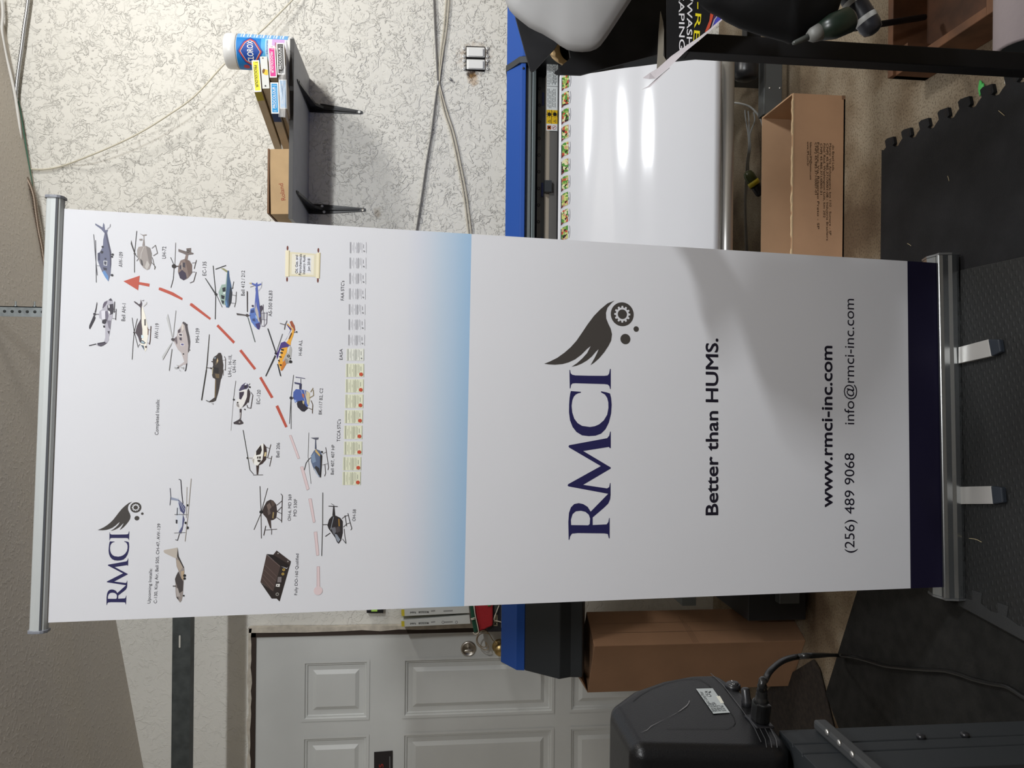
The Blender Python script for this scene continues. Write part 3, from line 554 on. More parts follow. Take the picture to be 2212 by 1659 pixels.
wl.ppix(pl, [(1182, 271), (1190.5, 271.3), (1190.3, 280), (1181.8, 279.7)], ink('c8622c', 1), .0006)
for a, b_ in (((1183.5, 278), (1188.8, 273)), ((1183.5, 273), (1188.8, 278))): wl.line(pl, [pl.pix(*a), pl.pix(*b_)], .004, ink('181008', 1), .001)
wl.disc(pl, pl.pix(1197, 275.6), .0078, ink('a83a40', 1), .0006).disc(pl, pl.pix(1197, 275.6), .0064, ink('e4e4e4', 1), .001).line(pl, [pl.pix(1194, 279), pl.pix(1200, 272)], .0016, ink('a83a40', 1), .0014).line(pl, [pl.pix(1194, 276), pl.pix(1199, 274)], .002, ink('444444', 1), .0012)
tag(wl.build('warning_label', prn, weld=False), 'white and yellow warning label')
# stand, lower parts
for x in (-.62, 1.28): MB().box((x-.05, 2.92, 0), (x+.05, 3.05, bz-.1), M_pdark).build('stand_leg', prn)
cbz1, cbz0 = zat(1650, 2.75, 180), zat(1690, 2.75, 180); MB().box((at(1670, 248, 2.75).x, 2.75, cbz0), (1.30, 2.80, cbz1), mat('stand_grey', (.09, .095, .095), .45, .3)).build('stand_beam', prn, .003)
for y in (173, 153):
    c = at(1676, 189-(0 if y > 160 else 0), 2.749); c = at(1663 if y > 160 else 1685, 190, 2.749); MB().lathe((c.x, 2.751, c.z), (0, -1, 0), [(.005, 0), (.004, .003), (.001, .004)], M_alu, 10).build('screw_head', prn)
# waste box under the left end
t0 = at(1660, 1341, 2.60); zb1 = zat(1616, 2.60, 1325)
MB().box((max(t0.x, -.835), 2.60, .02), (-.42, 3.15, zb1), mat('black_box', (.016, .016, .018), .55)).build('take_up_motor', prn, .004)
g0 = at(1485, 1309, 2.78); MB().box((g0.x, 2.78, zat(1504, 2.78, 1300)), (-.45, 2.90, zat(1474, 2.78, 1300)), M_pgrey).build('bracket', prn, .002)
g0 = at(1700, 1301, 2.58); MB().box((g0.x, 2.56, zat(1728, 2.56, 1290)), (-.42, 2.598, zat(1684, 2.56, 1290)), mat('stand_grey', (0, 0, 0))).build('bracket', prn, .003)
# ---------------------------------------------------------------- printed vinyl hanging from the printer
M_vin = mat('gloss_vinyl', (.70, .71, .75), .10, spec=.6, bump=.025, bscale=9, detail=2)
vs = thing('vinyl_sheet', (.4, 2.62, zat(1556, 2.6)), 'glossy white vinyl sheet hanging from the printer with a row of printed stickers', 'vinyl sheet')
xv1 = at(1540, 127, 2.51).x; rows = []
fk = [(1208, -.35), (1245, -.16), (1270, 0), (1308, .16), (1345, 0), (1372, -.09), (1402, -.008), (1432, -.11), (1470, -.15), (1510, -.22), (1546, -.30)]
prof = [(1206.5, 2.735), (1208, 2.7075)]; Yc = 2.7075; zc_ = zat(1208, Yc)
for v in range(1211, 1546, 3):
    q = [k for k in range(len(fk)-1) if fk[k][0] <= v][-1]; t = (v-fk[q][0])/(fk[q+1][0]-fk[q][0]); t = t*t*(3-2*t) if q not in (1, 2, 4) else t
    sl_ = .437+.089*(v-1270)/130+fk[q][1]+(fk[q+1][1]-fk[q][1])*t; Yn = Yc
    for _ in range(3): zn = zat(v, Yn); Yn = Yc+sl_*(zn-zc_)
    Yc, zc_ = Yn, zn; prof.append((v, Yc))
prof += [(1548, Yc+.001), (1554, Yc+.006), (1557.5, Yc+.020), (1556, Yc+.041)]; YE = Yc
for v, Y in prof: rows.append([(-.46+(xv1+.46)*t/24, Y, zat(v, Y)) for t in range(25)])
MB().grid(rows, M_vin).build('sheet', vs)
A = Vector((0, prof[3][1], zat(prof[3][0], prof[3][1]))); B = Vector((0, prof[8][1], zat(prof[8][0], prof[8][1]))); pl = Plane(B, (1, 0, 0), A-B)
def art_material():
    m = bpy.data.materials.new('sticker_art'); m.use_nodes = True; nt = m.node_tree; N = nt.nodes; b = N['Principled BSDF']; tc = N.new('ShaderNodeTexCoord')
    v = N.new('ShaderNodeTexVoronoi'); v.inputs['Scale'].default_value = 125; nt.links.new(tc.outputs['Object'], v.inputs['Vector']); s_ = N.new('ShaderNodeSeparateColor'); nt.links.new(v.outputs['Color'], s_.inputs[0])
    r = N.new('ShaderNodeValToRGB'); r.color_ramp.interpolation = 'CONSTANT'; e = r.color_ramp.elements; e[0].color = (.10, .30, .06, 1); e[1].position = .18; e[1].color = (.62, .66, .22, 1)
    for p, c in ((.36, (.55, .10, .06, 1)), (.5, (.75, .72, .45, 1)), (.66, (.30, .45, .12, 1)), (.8, (.05, .03, .03, 1)), (.88, (.62, .36, .22, 1))): x = e.new(p); x.color = c
    nt.links.new(s_.outputs[0], r.inputs[0]); nt.links.new(r.outputs[0], b.inputs['Base Color']); b.inputs['Roughness'].default_value = .2; return m
MA = art_material(); dk = ink('3a3a3e', 1)
for i in range(12):
    y = 163+i*36.3; s_ = MB(); k = i/11*2.5; x0 = 1213.3-k; x1 = 1228.6-k
    s_.ppix(pl, [(x0, y+6), (x0+6, y+.5), (x1, y-3), (x1, y+25), (x0+5, y+29), (x0, y+34)], MA, .0008)
    s_.ppix(pl, [(x0, y+6), (x0+1.6, y+5), (x0+1.6, y+33), (x0, y+34)], dk, .0012).ppix(pl, [(x0, y+30), (x0+5, y+26), (x0+4.5, y+29.5), (x0, y+34)], ink('7c2c30', 1), .0012)
    s_.ppix(pl, [(x0+8, y+19), (x1-2, y+15), (x1-2.5, y+18), (x0+9, y+23)], ink('2a1a10', 1), .0012)
    s_.line(pl, [pl.pix(x1+2.5, y+24), pl.pix(x1+4.5, y+15), pl.pix(x1+4.5, y+5), pl.pix(x1+3.5, y-2)], .0013, ink('555560', 1), .0008).line(pl, [pl.pix(x1+1.6, y+15), pl.pix(x1+1.6, y+9)], .002, ink('555560', 1), .0008)
    so = s_.build('sticker_print', vs, weld=False)
# media roll shaft under the hanging sheet
tz = zat(1571, YE+.042, 330); MB().lathe((-.5, YE+.042, tz), (1, 0, 0), [(.0215, 0), (.0215, 1.63)], M_alu, 32).build('media_shaft', prn)
c = at(1612, 150, 2.72); MB().lathe((at(1612, 168, 2.72).x, 2.72, c.z), (1, 0, 0), [(.006, -.01), (.028, -.008), (.042, 0), (.044, .02), (.044, .13)], M_blk, 28).build('shaft_flange', prn)
# ================================================================ things under the printer
def wire(name, pts, r, m, label, cat='cable', group=None): return tag(MB().tube([at(*p) for p in pts], r, m, 8, 5).build(name), label, cat, group)
wire('cable', [(1583, 222, 2.84), (1600, 224, 2.84), (1620, 231, 2.85), (1636, 246, 2.86), (1645, 262, 2.88), (1650, 280, 2.9)], .004, mat('pale_grey_cable', (.55, .55, .53), .5), 'pale grey cable arching down behind the open carton')
for i, (a, lab) in enumerate((((1609, 238), 'thin grey cable hanging leftmost in the bundle under the printer'), ((1616, 240), 'thin grey cable hanging in the middle of the bundle under the printer'), ((1628, 242), 'thin grey cable hanging closest to the carton in the bundle under the printer'))):
    wire('cable', [(a[0], a[1], 2.95), (a[0]+2, a[1]+20, 2.95), (1616+i*2, 290, 2.95), (1617+i*2, 320, 2.95), (1613+i*2, 350, 2.95), (1611+i*3, 378, 2.95), (1609+i, 440, 2.97), (1611+i*2, 545, 3.0)], .003, mat('mid_grey_cable', (.25, .25, .24), .5), lab, 'cable', 'cable bundle under the printer')
a, b_ = at(1612, 370, 2.86), at(1645, 421, 2.86); ax = b_-a; L = ax.length
bt = thing('bottle', a, 'olive bottle with a yellow band and black cap lying behind the carton', 'bottle'); ax.normalize()
MB().lathe(a, ax, [(.006, 0), (.016, .006), (.021, .02), (.022, L*.62)], mat('olive_plastic', (.07, .085, .03), .3), 24).build('body', bt); MB().lathe(a+ax*L*.42, ax, [(.0226, 0), (.0226, L*.17)], mat('yellow_band', (.62, .50, .02), .4), 24).build('label_band', bt)
MB().lathe(a+ax*L*.62, ax, [(.018, 0), (.0195, .004), (.0195, L*.3), (.015, L*.38)], M_blk, 12).build('cap', bt)
# open carton on the floor right of the banner
M_ob = mat('carton_brown', (.46, .27, .155), .85, bump=.06, bscale=150, var=.07, vscale=6); M_oi = mat('carton_inside', (.46, .29, .17), .9, var=.05, vscale=8); M_oe = mat('carton_cut_edge', (.55, .40, .24), .9, bump=.4, bscale=300)
fr_ = atz(1826, 207, 0); cY = fr_.y; cxr = fr_.x; cxl = .12; ch = zat(1713, cY, 210); cYb = 2.64; tk = .005
oc = thing('open_carton', ((cxr+cxl)/2, cY, 0), 'open brown carton with small black print on the floor right of the banner', 'carton')
for nm, a, b_ in (('front_wall', (cxl, cY, 0), (cxr, cY+tk, ch)), ('back_wall', (cxl, cYb-tk, 0), (cxr, cYb, ch+.003)), ('side_wall', (cxr-tk, cY+tk, 0), (cxr, cYb-tk, ch+.002)), ('side_wall', (cxl, cY+tk, 0), (cxl+tk, cYb-tk, ch)), ('base', (cxl, cY, 0), (cxr, cYb, tk))):
    MB().box(a, b_, M_ob if nm == 'front_wall' else M_oi).build(nm, oc)
e = MB(); rr = random.Random(9); n = 60; lo = []; hi = []
for i in range(n+1): x = cxl+(cxr-cxl)*i/n; h_ = rr.uniform(-.001, .0035); lo.append((x, cY-.001, ch+h_-.001)); hi.append((x, cY+tk+.001, ch+h_+rr.uniform(0, .001)))
e.grid([[(p[0], p[1], ch-.003) for p in lo], lo, hi, [(p[0], p[1], ch-.003) for p in hi]], M_oe, False); e.build('torn_edge', oc)
s_ = MB(); pl = yplane(cY); tt = ink('2c1c10', 1)
for x, t_, y0, y1 in ((1797.5, 'do Brasil Ltda.', 314, 370), (1791, 'Matriz: Via Anhanguera, km 110 - Sumare - SP', 310, 508), (1784.7, 'CNPJ 45.985.371/0001-08 - Industria Brasileira', 310, 520), (1778.4, 'Filial: Rod. Washington Luiz, km 202', 310, 470), (1771.6, 'CNPJ 45.985.371/0005-31', 310, 420), (1765, 'Fabrica: Via Ribeirao Preto - SP', 308, 495), (1760, 'CNPJ 45.985.371/0007-01', 308, 420), (1749, 'falecoma3M@mmm.com', 307, 388), (1743, 'www.3M.com.br', 306, 359)): s_.tpx(pl, t_, (x, y0), (x, y1), 4.6, tt, .0008)
s_.build('printed_text', oc, weld=False); MB().box((cxr-.012, cY-.0012, 0), (cxr, cY, .012), M_kdark).build('corner_dent', oc)
# tall carton standing under the left end of the printer
C = atz(1741, 1384, 0); C.z = 0; dl = Vector((-.88, .47, 0)).normalized()*.235; dr = Vector((.47, .88, 0)).normalized()*.165; hh = at(1284, 1393, C.y).z
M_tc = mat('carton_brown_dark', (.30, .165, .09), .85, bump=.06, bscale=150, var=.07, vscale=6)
tc = thing('tall_carton', C, 'tall brown carton standing on end under the left end of the printer', 'carton')
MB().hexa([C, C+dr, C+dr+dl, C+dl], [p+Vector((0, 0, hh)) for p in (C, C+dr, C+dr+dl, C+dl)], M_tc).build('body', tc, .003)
fl = [C+dl+Vector((0, 0, hh)), C+dl+dr*.9+Vector((0, 0, hh)), C+dl*1.25+dr*.9+Vector((0, 0, hh-.10)), C+dl*1.25+Vector((0, 0, hh-.02))]
MB().prism([C+dl*.99+Vector((0, 0, hh-.002)), C+dl*.99+dr*.6+Vector((0, 0, hh)), C+dl*.95+dr*.6+Vector((0, 0, hh+.035)), C+dl*.7+Vector((0, 0, hh+.028))], (-.003, .004, 0), M_tc).build('flap', tc)
nv = dr.cross(Vector((0, 0, 1))).normalized(); cs = MB()
for t in (.35, .62): cs.box((0, 0, 0), (0, 0, 0), M_kdark) if False else cs.face([C+nv*.0008+dr*t+Vector((0, 0, .02)), C+nv*.0008+dr*(t+.008)+Vector((0, 0, .02)), C+nv*.0008+dr*(t+.012)+Vector((0, 0, hh-.02)), C+nv*.0008+dr*(t+.002)+Vector((0, 0, hh-.02))], M_kdark)
z_ = at(1500, 1383, C.y+.05).z
for k in range(4): cs.face([C+nv*.0009+dr*.02+Vector((0, 0, z_+k*.006)), C+nv*.0009+dr*(.5+.1*k)+Vector((0, 0, z_+.012+k*.008)), C+nv*.0009+dr*(.5+.1*k)+Vector((0, 0, z_+.014+k*.008)), C+nv*.0009+dr*.02+Vector((0, 0, z_+k*.006+.002))], M_kdark)
cs.build('crease', tc, recalc=False)
# ================================================================ floor mats
def mat_foam(name, rgb, lines):
    m = mat(name, rgb, .75, bump=.35, bscale=260); return m
M_m1 = mat('foam_mat', (.014, .0142, .016), .85, spec=.3, bump=.35, bscale=320, var=.25, vscale=9); M_m2 = mat('foam_mat_dark', (.012, .0115, .0105), .9, spec=.3, bump=.4, bscale=300, var=.3, vscale=25)
def mesh_mat(name, poly, z0, z1, m, label, cat='floor mat', bev=.002, group=None): return tag(MB().prism([(p[0], p[1], z0) for p in poly], (0, 0, z1-z0), m).build(name, bevel=bev), label, cat, group)
ex = atz(1915, 322, 0).x; ey = atz(1910, 400, 0).y
poly = [(-.12, ey), (ex, ey)]; y = ey-.012; n = 0
while y > .9:  # jigsaw teeth along the right edge
    a = ex+.022; q = ex-.004
    poly += [(q, y), (q+.006, y-.010), (a, y-.004), (a+.004, y-.014), (a, y-.046), (q+.004, y-.052), (q, y-.044), (q-.008, y-.056), (q-.008, y-.070)]; y -= .080
poly += [(ex, .9), (-.12, .9)]
fm = mesh_mat('foam_mat', poly, 0, .010, M_m1, 'charcoal foam floor mat with a jigsaw edge on the concrete right of the banner')
sl = MB()
for i in range(11):
    yy = ey-.05-i*.080
    if i not in (2, 4): sl.box((ex-.001, yy-.006, .0101), (ex+.020, yy+.004, .0104), M_hole)
sl.build('slot_row', fm)
L0 = atz(1862, 1240, 0); L1 = atz(1788, 1498, 0)
mesh_mat('foam_mat', [(-.125, 2.15), (L0.x+.1, L0.y-.06), (L1.x, L1.y), (-1.3, 2.2), (-1.3, 1.0), (-.125, 1.0)], 0, .008, M_m2, 'dark foam floor mat running from the banner to the cutter stand', bev=0)
c0 = atz(2085, 1308, 0); c1 = atz(2212, 1376, 0); dv = (c1-c0).normalized()
def dia_material():
    m = bpy.data.materials.new('diamond_mat'); m.use_nodes = True; nt = m.node_tree; N = nt.nodes; Lk = nt.links.new; b = N['Principled BSDF']; b.inputs['Base Color'].default_value = (.014, .0145, .0145, 1); b.inputs['Roughness'].default_value = .62
    g = N.new('ShaderNodeNewGeometry'); mp = N.new('ShaderNodeMapping'); mp.inputs['Rotation'].default_value = (0, 0, .6); mp.inputs['Scale'].default_value = (38, 85, 1); Lk(g.outputs['Position'], mp.inputs['Vector'])
    v = N.new('ShaderNodeTexVoronoi'); v.inputs['Randomness'].default_value = .15; v.inputs['Scale'].default_value = 1; Lk(mp.outputs[0], v.inputs['Vector']); r = N.new('ShaderNodeValToRGB'); r.color_ramp.elements[0].position = .15; r.color_ramp.elements[0].color = (1, 1, 1, 1); r.color_ramp.elements[1].position = .3; r.color_ramp.elements[1].color = (0, 0, 0, 1); Lk(v.outputs['Distance'], r.inputs[0])
    bp = N.new('ShaderNodeBump'); bp.inputs['Distance'].default_value = .003; bp.inputs['Strength'].default_value = .5; Lk(r.outputs[0], bp.inputs['Height']); Lk(bp.outputs[0], b.inputs['Normal']); return m
mc = mesh_mat('foam_mat', [(c0.x, c0.y), (c0.x+dv.x*.62, c0.y+dv.y*.62), (.30, 1.18), (.30, c0.y+.005)], .010, .020, dia_material(), 'textured foam mat in front of the banner base with a dark jigsaw border')
bd = MB(); nrm = Vector((-dv.y, dv.x, 0)); nrm = nrm if nrm.x > 0 else -nrm; pts = []; cc = Vector((c0.x, c0.y, .0203))
for i in range(5):
    o = cc+dv*(.03+i*.085); k = nrm
    pts += [o+k*.030, o+dv*.022+k*.034, o+dv*.018+k*.058, o+dv*.052+k*.062, o+dv*.050+k*.036]
bd.prism([cc+nrm*.003+dv*.01]+pts+[cc+dv*.45+nrm*.03, cc+dv*.45+nrm*.003], (0, 0, .0012), mat('mat_border', (.026, .027, .028), .7, bump=.3, bscale=300)); bd.build('border_strip', mc)
pm = [atz(a, b_, 0) for a, b_ in ((1764, 1424), (1776, 1444), (1805, 1560), (1835, 1700), (1640, 1700), (1640, 1520), (1672, 1482), (1712, 1456), (1745, 1436))]
mesh_mat('door_mat', [(p.x, p.y) for p in pm], .0085, .0125, mat('brown_mat', (.022, .015, .011), .95, bump=.6, bscale=200, var=.4, vscale=60), 'dark brown door mat with a pointed corner beside the tall carton', 'door mat', 0)
# scraps on the floor
g_ = atz(2123, 189, .001); gb = MB(); gb.pillow(g_+Vector((0, 0, .004)), [g_+Vector((.016*math.cos(t)*(1+.5*math.sin(3*t)), .010*math.sin(t), .004)) for t in (i*math.pi/6 for i in range(12))], (0, 0, .004), mat('bright_green', (.08, .55, .12), .5)); tag(gb.build('plastic_scrap'), 'small bright green scrap on the concrete beside the mat', 'scrap')
p_ = atz(2176, 172, .001); tag(MB().box((p_.x-.007, p_.y-.008, 0), (p_.x+.007, p_.y+.008, .002), mat('paper', (.7, .68, .6), .8)).build('paper_scrap'), 'small white paper scrap on the concrete near the black post', 'scrap')
for i, (a, b_, c_, z_, lab) in enumerate((((2093, 1163), (2108, 1165), (2120, 1171), .021, 'curved straw coloured fibre on the textured mat'), ((2157, 239), (2163, 244), (2170, 250), .0115, 'pale fibre near the jigsaw edge of the charcoal mat'), ((2047, 380), (2049, 386), (2050, 391), .0115, 'pale fibre lying in the middle of the charcoal mat'), ((1960, 526), (1964, 528), (1968, 531), .0115, 'pale fibre beside the right end of the banner base'))):
    tag(MB().tube([atz(*a, z_), atz(*b_, z_), atz(*c_, z_)], .0007, mat('straw', (.6, .5, .3), .7), 5, 4).build('fibre'), lab, 'fibre')
# ================================================================ black steel rack at the right with things on it
rk = thing('steel_rack', at(1900, 115, 1.42)*1, 'black square tube rack whose post stands right of the open carton', 'rack')
RY = 1.40; pr = at(1900, 104, RY).x+.0; pl_ = at(1900, 116.5, RY).x; pz = at(1490, 104, RY).z
tw_ = abs(pr-pl_) if False else .036
xp = at(1900, 104.5, RY+.02).x
M_rk = mat('rack_black', (.005, .005, .006), .6, spec=.3)
MB().box((xp-tw_, RY, 0), (xp, RY+tw_, pz), M_rk).build('post', rk, .002)
zr_ = at(1633, 100, RY).z; MB().box((xp, RY+.004, zr_-.012), (1.5, RY+.03, zr_+.016), M_rk).build('rail', rk, .002)
MB().box((xp-tw_, RY, pz), (1.5, RY+tw_, pz+.03), M_rk).build('top_rail', rk, .002); MB().box((1.464, RY, 0), (1.5, RY+tw_, pz), M_rk).build('post', rk, .002)
MB().box((.82, .95, pz+.03), (1.5, RY+.10, pz+.045), M_rk).build('top_board', rk); MB().box((1.464, .95, 0), (1.5, .95+tw_, pz+.03), M_rk).build('post', rk, .002)
CY_ = 1.26
# black foam boards
M_fb = mat('foam_board_black', (.010, .010, .0115), .6, spec=.3, bump=.05, bscale=60, var=.3, vscale=20); M_fe = mat('board_edge', (.10, .10, .105), .6)
def board(pts, Y, label, th=.005):
    Q = [at(a, b, Y) for a, b in pts]; b = MB(); b.prism(Q, (0, th, 0), M_fb); return tag(b.build('foam_board'), label, 'foam board', 'black foam boards on the rack')
board([(1112, 30), (1135, 114), (1145, 150), (1148, 153.5), (1153, 153), (1160, 147), (1199, 104), (1225, 60), (1180, -40), (1110, -40)], 1.33, 'black foam board with a pointed corner in front of the blue printer cover')
board([(1198, 156), (1200, 158.5), (1206, 160), (1255, 161.5), (1424, 116.5), (1424, 60), (1480, -40), (1250, -40), (1222, 60), (1232, 125)], 1.30, 'larger black foam board hanging in front of the white vinyl sheet')
board([(1432, 30), (1436, 128), (1441, 136), (1470, 106), (1600, 10), (1600, -40), (1432, -40)], 1.32, 'black foam board behind the black printed sign')
# cardboard roll core
c = at(1238, 103, 1.36); rc = thing('roll_core', c, 'tan scalloped cardboard roll core between the two black boards', 'roll core')
ax_ = (ray(1238, 103).normalized()+Vector((.02, 0, .10))).normalized(); b = MB(); u = ax_.orthogonal().normalized(); q_ = ax_.cross(u); rows = []
for h_, r_ in ((0, .024), (0, .033), (.010, .034), (.16, .034)): rows.append([c+ax_*h_+(u*math.cos(t)+q_*math.sin(t))*(r_*(1+(.035*math.sin(t*18) if r_ > .03 and h_ < .02 else 0))) for t in (2*math.pi*j/108 for j in range(108))])
b.grid(rows, mat('core_tan', (.45, .30, .13), .8), True, True); b.build('tube', rc)
b = MB(); b.lathe(c+ax_*.002, ax_, [(.024, 0), (.024, .14), (.001, .14)], mat('core_inside', (.06, .035, .02), .9), 36, False); b.build('bore', rc)
# big white drooping sheet
W_ = [(1088, -20), (1093, 6), (1101, 23), (1113, 36), (1128, 48), (1142, 59), (1157, 67), (1172.6, 74), (1184, 81), (1196, 88), (1210, 99), (1225, 107.5), (1239, 111), (1258, 112.6), (1275, 111), (1288, 106), (1297, 99), (1310, 82), (1326, 58), (1345, 29), (1364, 0), (1392, -45), (1405, -130), (1400, -300), (1320, -430), (1050, -430), (990, -300), (1040, -150)]  # upper outline, out of view, extended to shade the banner's lower right
cw = at(1215, -170, 1.20); b = MB(); b.pillow(cw, [at(a, c2, 1.20) for a, c2 in W_], (0, -.03, 0), mat('white_sheet', (.36, .357, .358), .55))
tag(b.build('white_bin'), 'smooth white plastic bin bulging over the black boards at the picture edge', 'bin')
# pale paper strip
b = MB(); Q = [at(a, c2, 1.29) for a, c2 in ((1427, 24), (1432, 45), (1434.5, 65), (1433, 120), (1438, 128), (1441, 134), (1419, 150), (1421, 118), (1423, 70))]; b.prism(Q, (0, .002, 0), mat('paper_strip', (.40, .37, .31), .7)); tag(b.build('paper_strip'), 'narrow pale paper strip between the two black boards', 'paper')
# printed black sign with its curled white edge
sg = thing('printed_sign', at(1480, 60, 1.16), 'black printed sign with grey and yellow capitals hanging upside down', 'sign')
SYs = 1.16; pl = yplane(SYs); b = MB()
b.prism([at(a, c2, SYs) for a, c2 in ((1440, -40), (1441, 134), (1448, 128), (1470, 107), (1500, 86), (1530, 66), (1555, 45), (1569, 32), (1620, -40))], (0, .003, 0), mat('sign_black', (.010, .010, .011), .4)); b.build('sheet', sg)
g = MB(); gy = ink('d4d2d4', 1.0); ye = ink('d8c828', 1.0)
g.tpx(pl, 'SCAPING', (1465.5, -38), (1467, 108), 12, gy, .0008, .012).tpx(pl, 'WASH', (1484, 4), (1483, 100), 11.5, gy, .0008, .012).line(pl, [pl.pix(1486, -3), pl.pix(1497, 3)], .0016, gy, .0008)
g.tpx(pl, 'RE', (1502, 29), (1497, 90), 13, ye, .0008, -.006).line(pl, [pl.pix(1507, 5), pl.pix(1507, 20)], .0014, ye, .0008)
g.build('lettering', sg, weld=False); g = MB()
g.ppix(pl, [(1536, 16), (1543, 20), (1540, 36), (1533, 60), (1527, 68), (1522, 70), (1532, 45)], ink('a84430', 1.2), .0008).ppix(pl, [(1553, 30), (1568, 32), (1548, 50), (1537, 60), (1543, 44)], ink('40409a', 1.2), .0008).ppix(pl, [(1552, 28), (1555, 29), (1544, 44), (1538, 60), (1535, 62), (1541, 44)], ink('8c8a98', 1.2), .0012).ppix(pl, [(1544, 25), (1549, 27), (1539, 48), (1536, 56)], ink('3c2848', 1.2), .0008); g.build('stripe_print', sg, weld=False)
ed = MB(); A_ = [(1389, 168), (1404, 157), (1420, 148), (1450, 121), (1480, 100), (1510, 80), (1530, 65), (1552, 46), (1569, 32)]; B_ = [(1389, 168.5), (1402, 171), (1416, 170), (1446, 145), (1480, 112), (1512, 86), (1533, 68), (1554, 49), (1571, 33)]
ed.grid([[at(a, c2, SYs-.003) for a, c2 in A_], [at(a, c2, SYs-.05) for a, c2 in B_]], mat('sign_back', (.52, .48, .50), .5), False); ed.build('curled_edge', sg)
ed = MB(); ed.grid([[at(a, c2, SYs-.04) for a, c2 in ((1386, 193.5), (1400, 186), (1420, 168), (1446, 146))], [at(a, c2, SYs-.06) for a, c2 in ((1386, 193.6), (1404, 188), (1424, 169.5), (1447, 147.5))]], mat('sign_back', (0, 0, 0)), False); ed.build('curled_tip', sg)
# black sack hanging over the rack edge
SK = [(1500, -60), (1512, 6), (1530, 20), (1556, 32), (1572, 43), (1600, 58), (1640, 72), (1680, 83), (1700, 88), (1713, 94), (1722, 92), (1742, 78), (1765, 66), (1790, 50), (1808, 30), (1818, 0), (1822, -60), (1780, -160), (1640, -190), (1540, -150)]
b = MB(); b.pillow(at(1660, -40, 1.06), [at(a, c2, 1.06) for a, c2 in SK], (0, -.04, 0), mat('black_sack', (.004, .004, .0045), .7, spec=.2, bump=.3, bscale=25), 3, .1); tag(b.build('black_sack'), 'large black sack hanging over the edge of the rack', 'sack')
# spray bottle neck and black canister
a, b_ = at(1712, 94, 1.03), at(1840, 40, 1.02); ax_ = (b_-a); L = ax_.length; ax_.normalize()
sp_ = thing('spray_bottle', a, 'dark green spray bottle with a grey nozzle poking out under the black sack', 'bottle')
MB().lathe(a, ax_, [(.002, 0), (.003, .003), (.0045, L*.28)], mat('nozzle_grey', (.06, .065, .06), .4), 18).build('nozzle', sp_); tag(MB().lathe(a+ax_*L*.26, ax_, [(.006, 0), (.010, .006), (.012, L*.2)], mat('collar_pale', (.16, .16, .15), .5), 20).build('collar', sp_), 'pale grey collar')
MB().lathe(a+ax_*L*.46, ax_, [(.012, 0), (.016, .014), (.0175, .02), (.0175, L*.5), (.012, L*.56)], mat('bottle_green', (.006, .013, .008), .35), 24).build('body', sp_)
a, b_ = at(1836, 14, 1.16), at(1838, 56, 1.14); ax_ = Vector((-.85, -.1, -.52)).normalized(); L = .095; a = at(1838, -8, 1.10)
cn = thing('canister', a, 'short black canister with two pale bands beside the spray bottle', 'canister')
MB().lathe(a, ax_, [(.015, -.03), (.0165, 0), (.0165, L*.56), (.014, L*.66), (.006, L*.70)], mat('canister_black', (.014, .015, .02), .35), 28).build('body', cn)
for k in (.06, .40): MB().lathe(a+ax_*L*k, ax_, [(.0168, 0), (.0171, .001), (.0171, .007), (.0168, .008)], mat('band_grey', (.34, .34, .33), .5), 28, False).build('band', cn)
# far right: crate, rod, bucket
b = MB(); q0 = at(1843, 60, 1.75); q1 = at(1997, 37, 1.66); q1 = atz(1997, 37, .06); q0 = atz(1846, 61, .30); b.tube([q0, q1], .008, M_rk, 10, 1); tag(b.build('black_rod'), 'thin black rod reaching from the canister to the wooden crate', 'rod')
cr0 = atz(1999, 44, 0); cr1 = atz(2182, 62, 0); M_wd = mat('crate_wood_shaded', (.08, .032, .014), .7, var=.3, vscale=14); M_wl = mat('crate_wood_light', (.14, .060, .026), .7, var=.25, vscale=14)  # crate floor gets a darker wood tone for the shade inside
ck = thing('wooden_crate', cr0, 'low reddish wooden crate on the concrete at the picture edge', 'crate')
X0 = min(cr0.x, cr1.x); Yb, Yf = cr0.y, cr1.y-.05
MB().box((X0, Yf, 0), (X0+.022, Yb, .10), M_wl).build('side_board', ck, .002); MB().box((X0, Yb-.024, 0), (X0+.45, Yb, .11), M_wl).build('end_board', ck, .002); MB().box((X0+.022, Yf, 0), (X0+.45, Yb-.024, .012), M_wd).build('floor_board', ck); MB().box((X0, Yf-.024, 0), (X0+.45, Yf, .10), M_wl).build('end_board', ck, .002); MB().box((X0+.428, Yf, 0), (X0+.45, Yb-.024, .10), M_wl).build('side_board', ck, .002); MB().box((X0+.05, Yb-.060, .012), (X0+.075, Yb-.026, .09), M_wl).build('corner_block', ck)
xe = at(2186, 95, 1.5).x; bk_ = thing('fabric_roll', (xe+.25, 1.52, 0), 'pinkish grey roll lying on the floor at the picture corner, dark at its end', 'roll')
MB().lathe((xe, 1.52, .075), (1, 0, 0), [(.060, .006), (.068, 0), (.0745, .004), (.075, .5)], mat('pink_grey_cloth', (.40, .34, .35), .7, bump=.2, bscale=60), 40, False).build('outer_layer', bk_); MB().lathe((xe+.008, 1.52, .075), (1, 0, 0), [(.062, 0), (.001, 0)], mat('roll_end', (.05, .06, .065), .7), 40, False).build('end_disc', bk_)
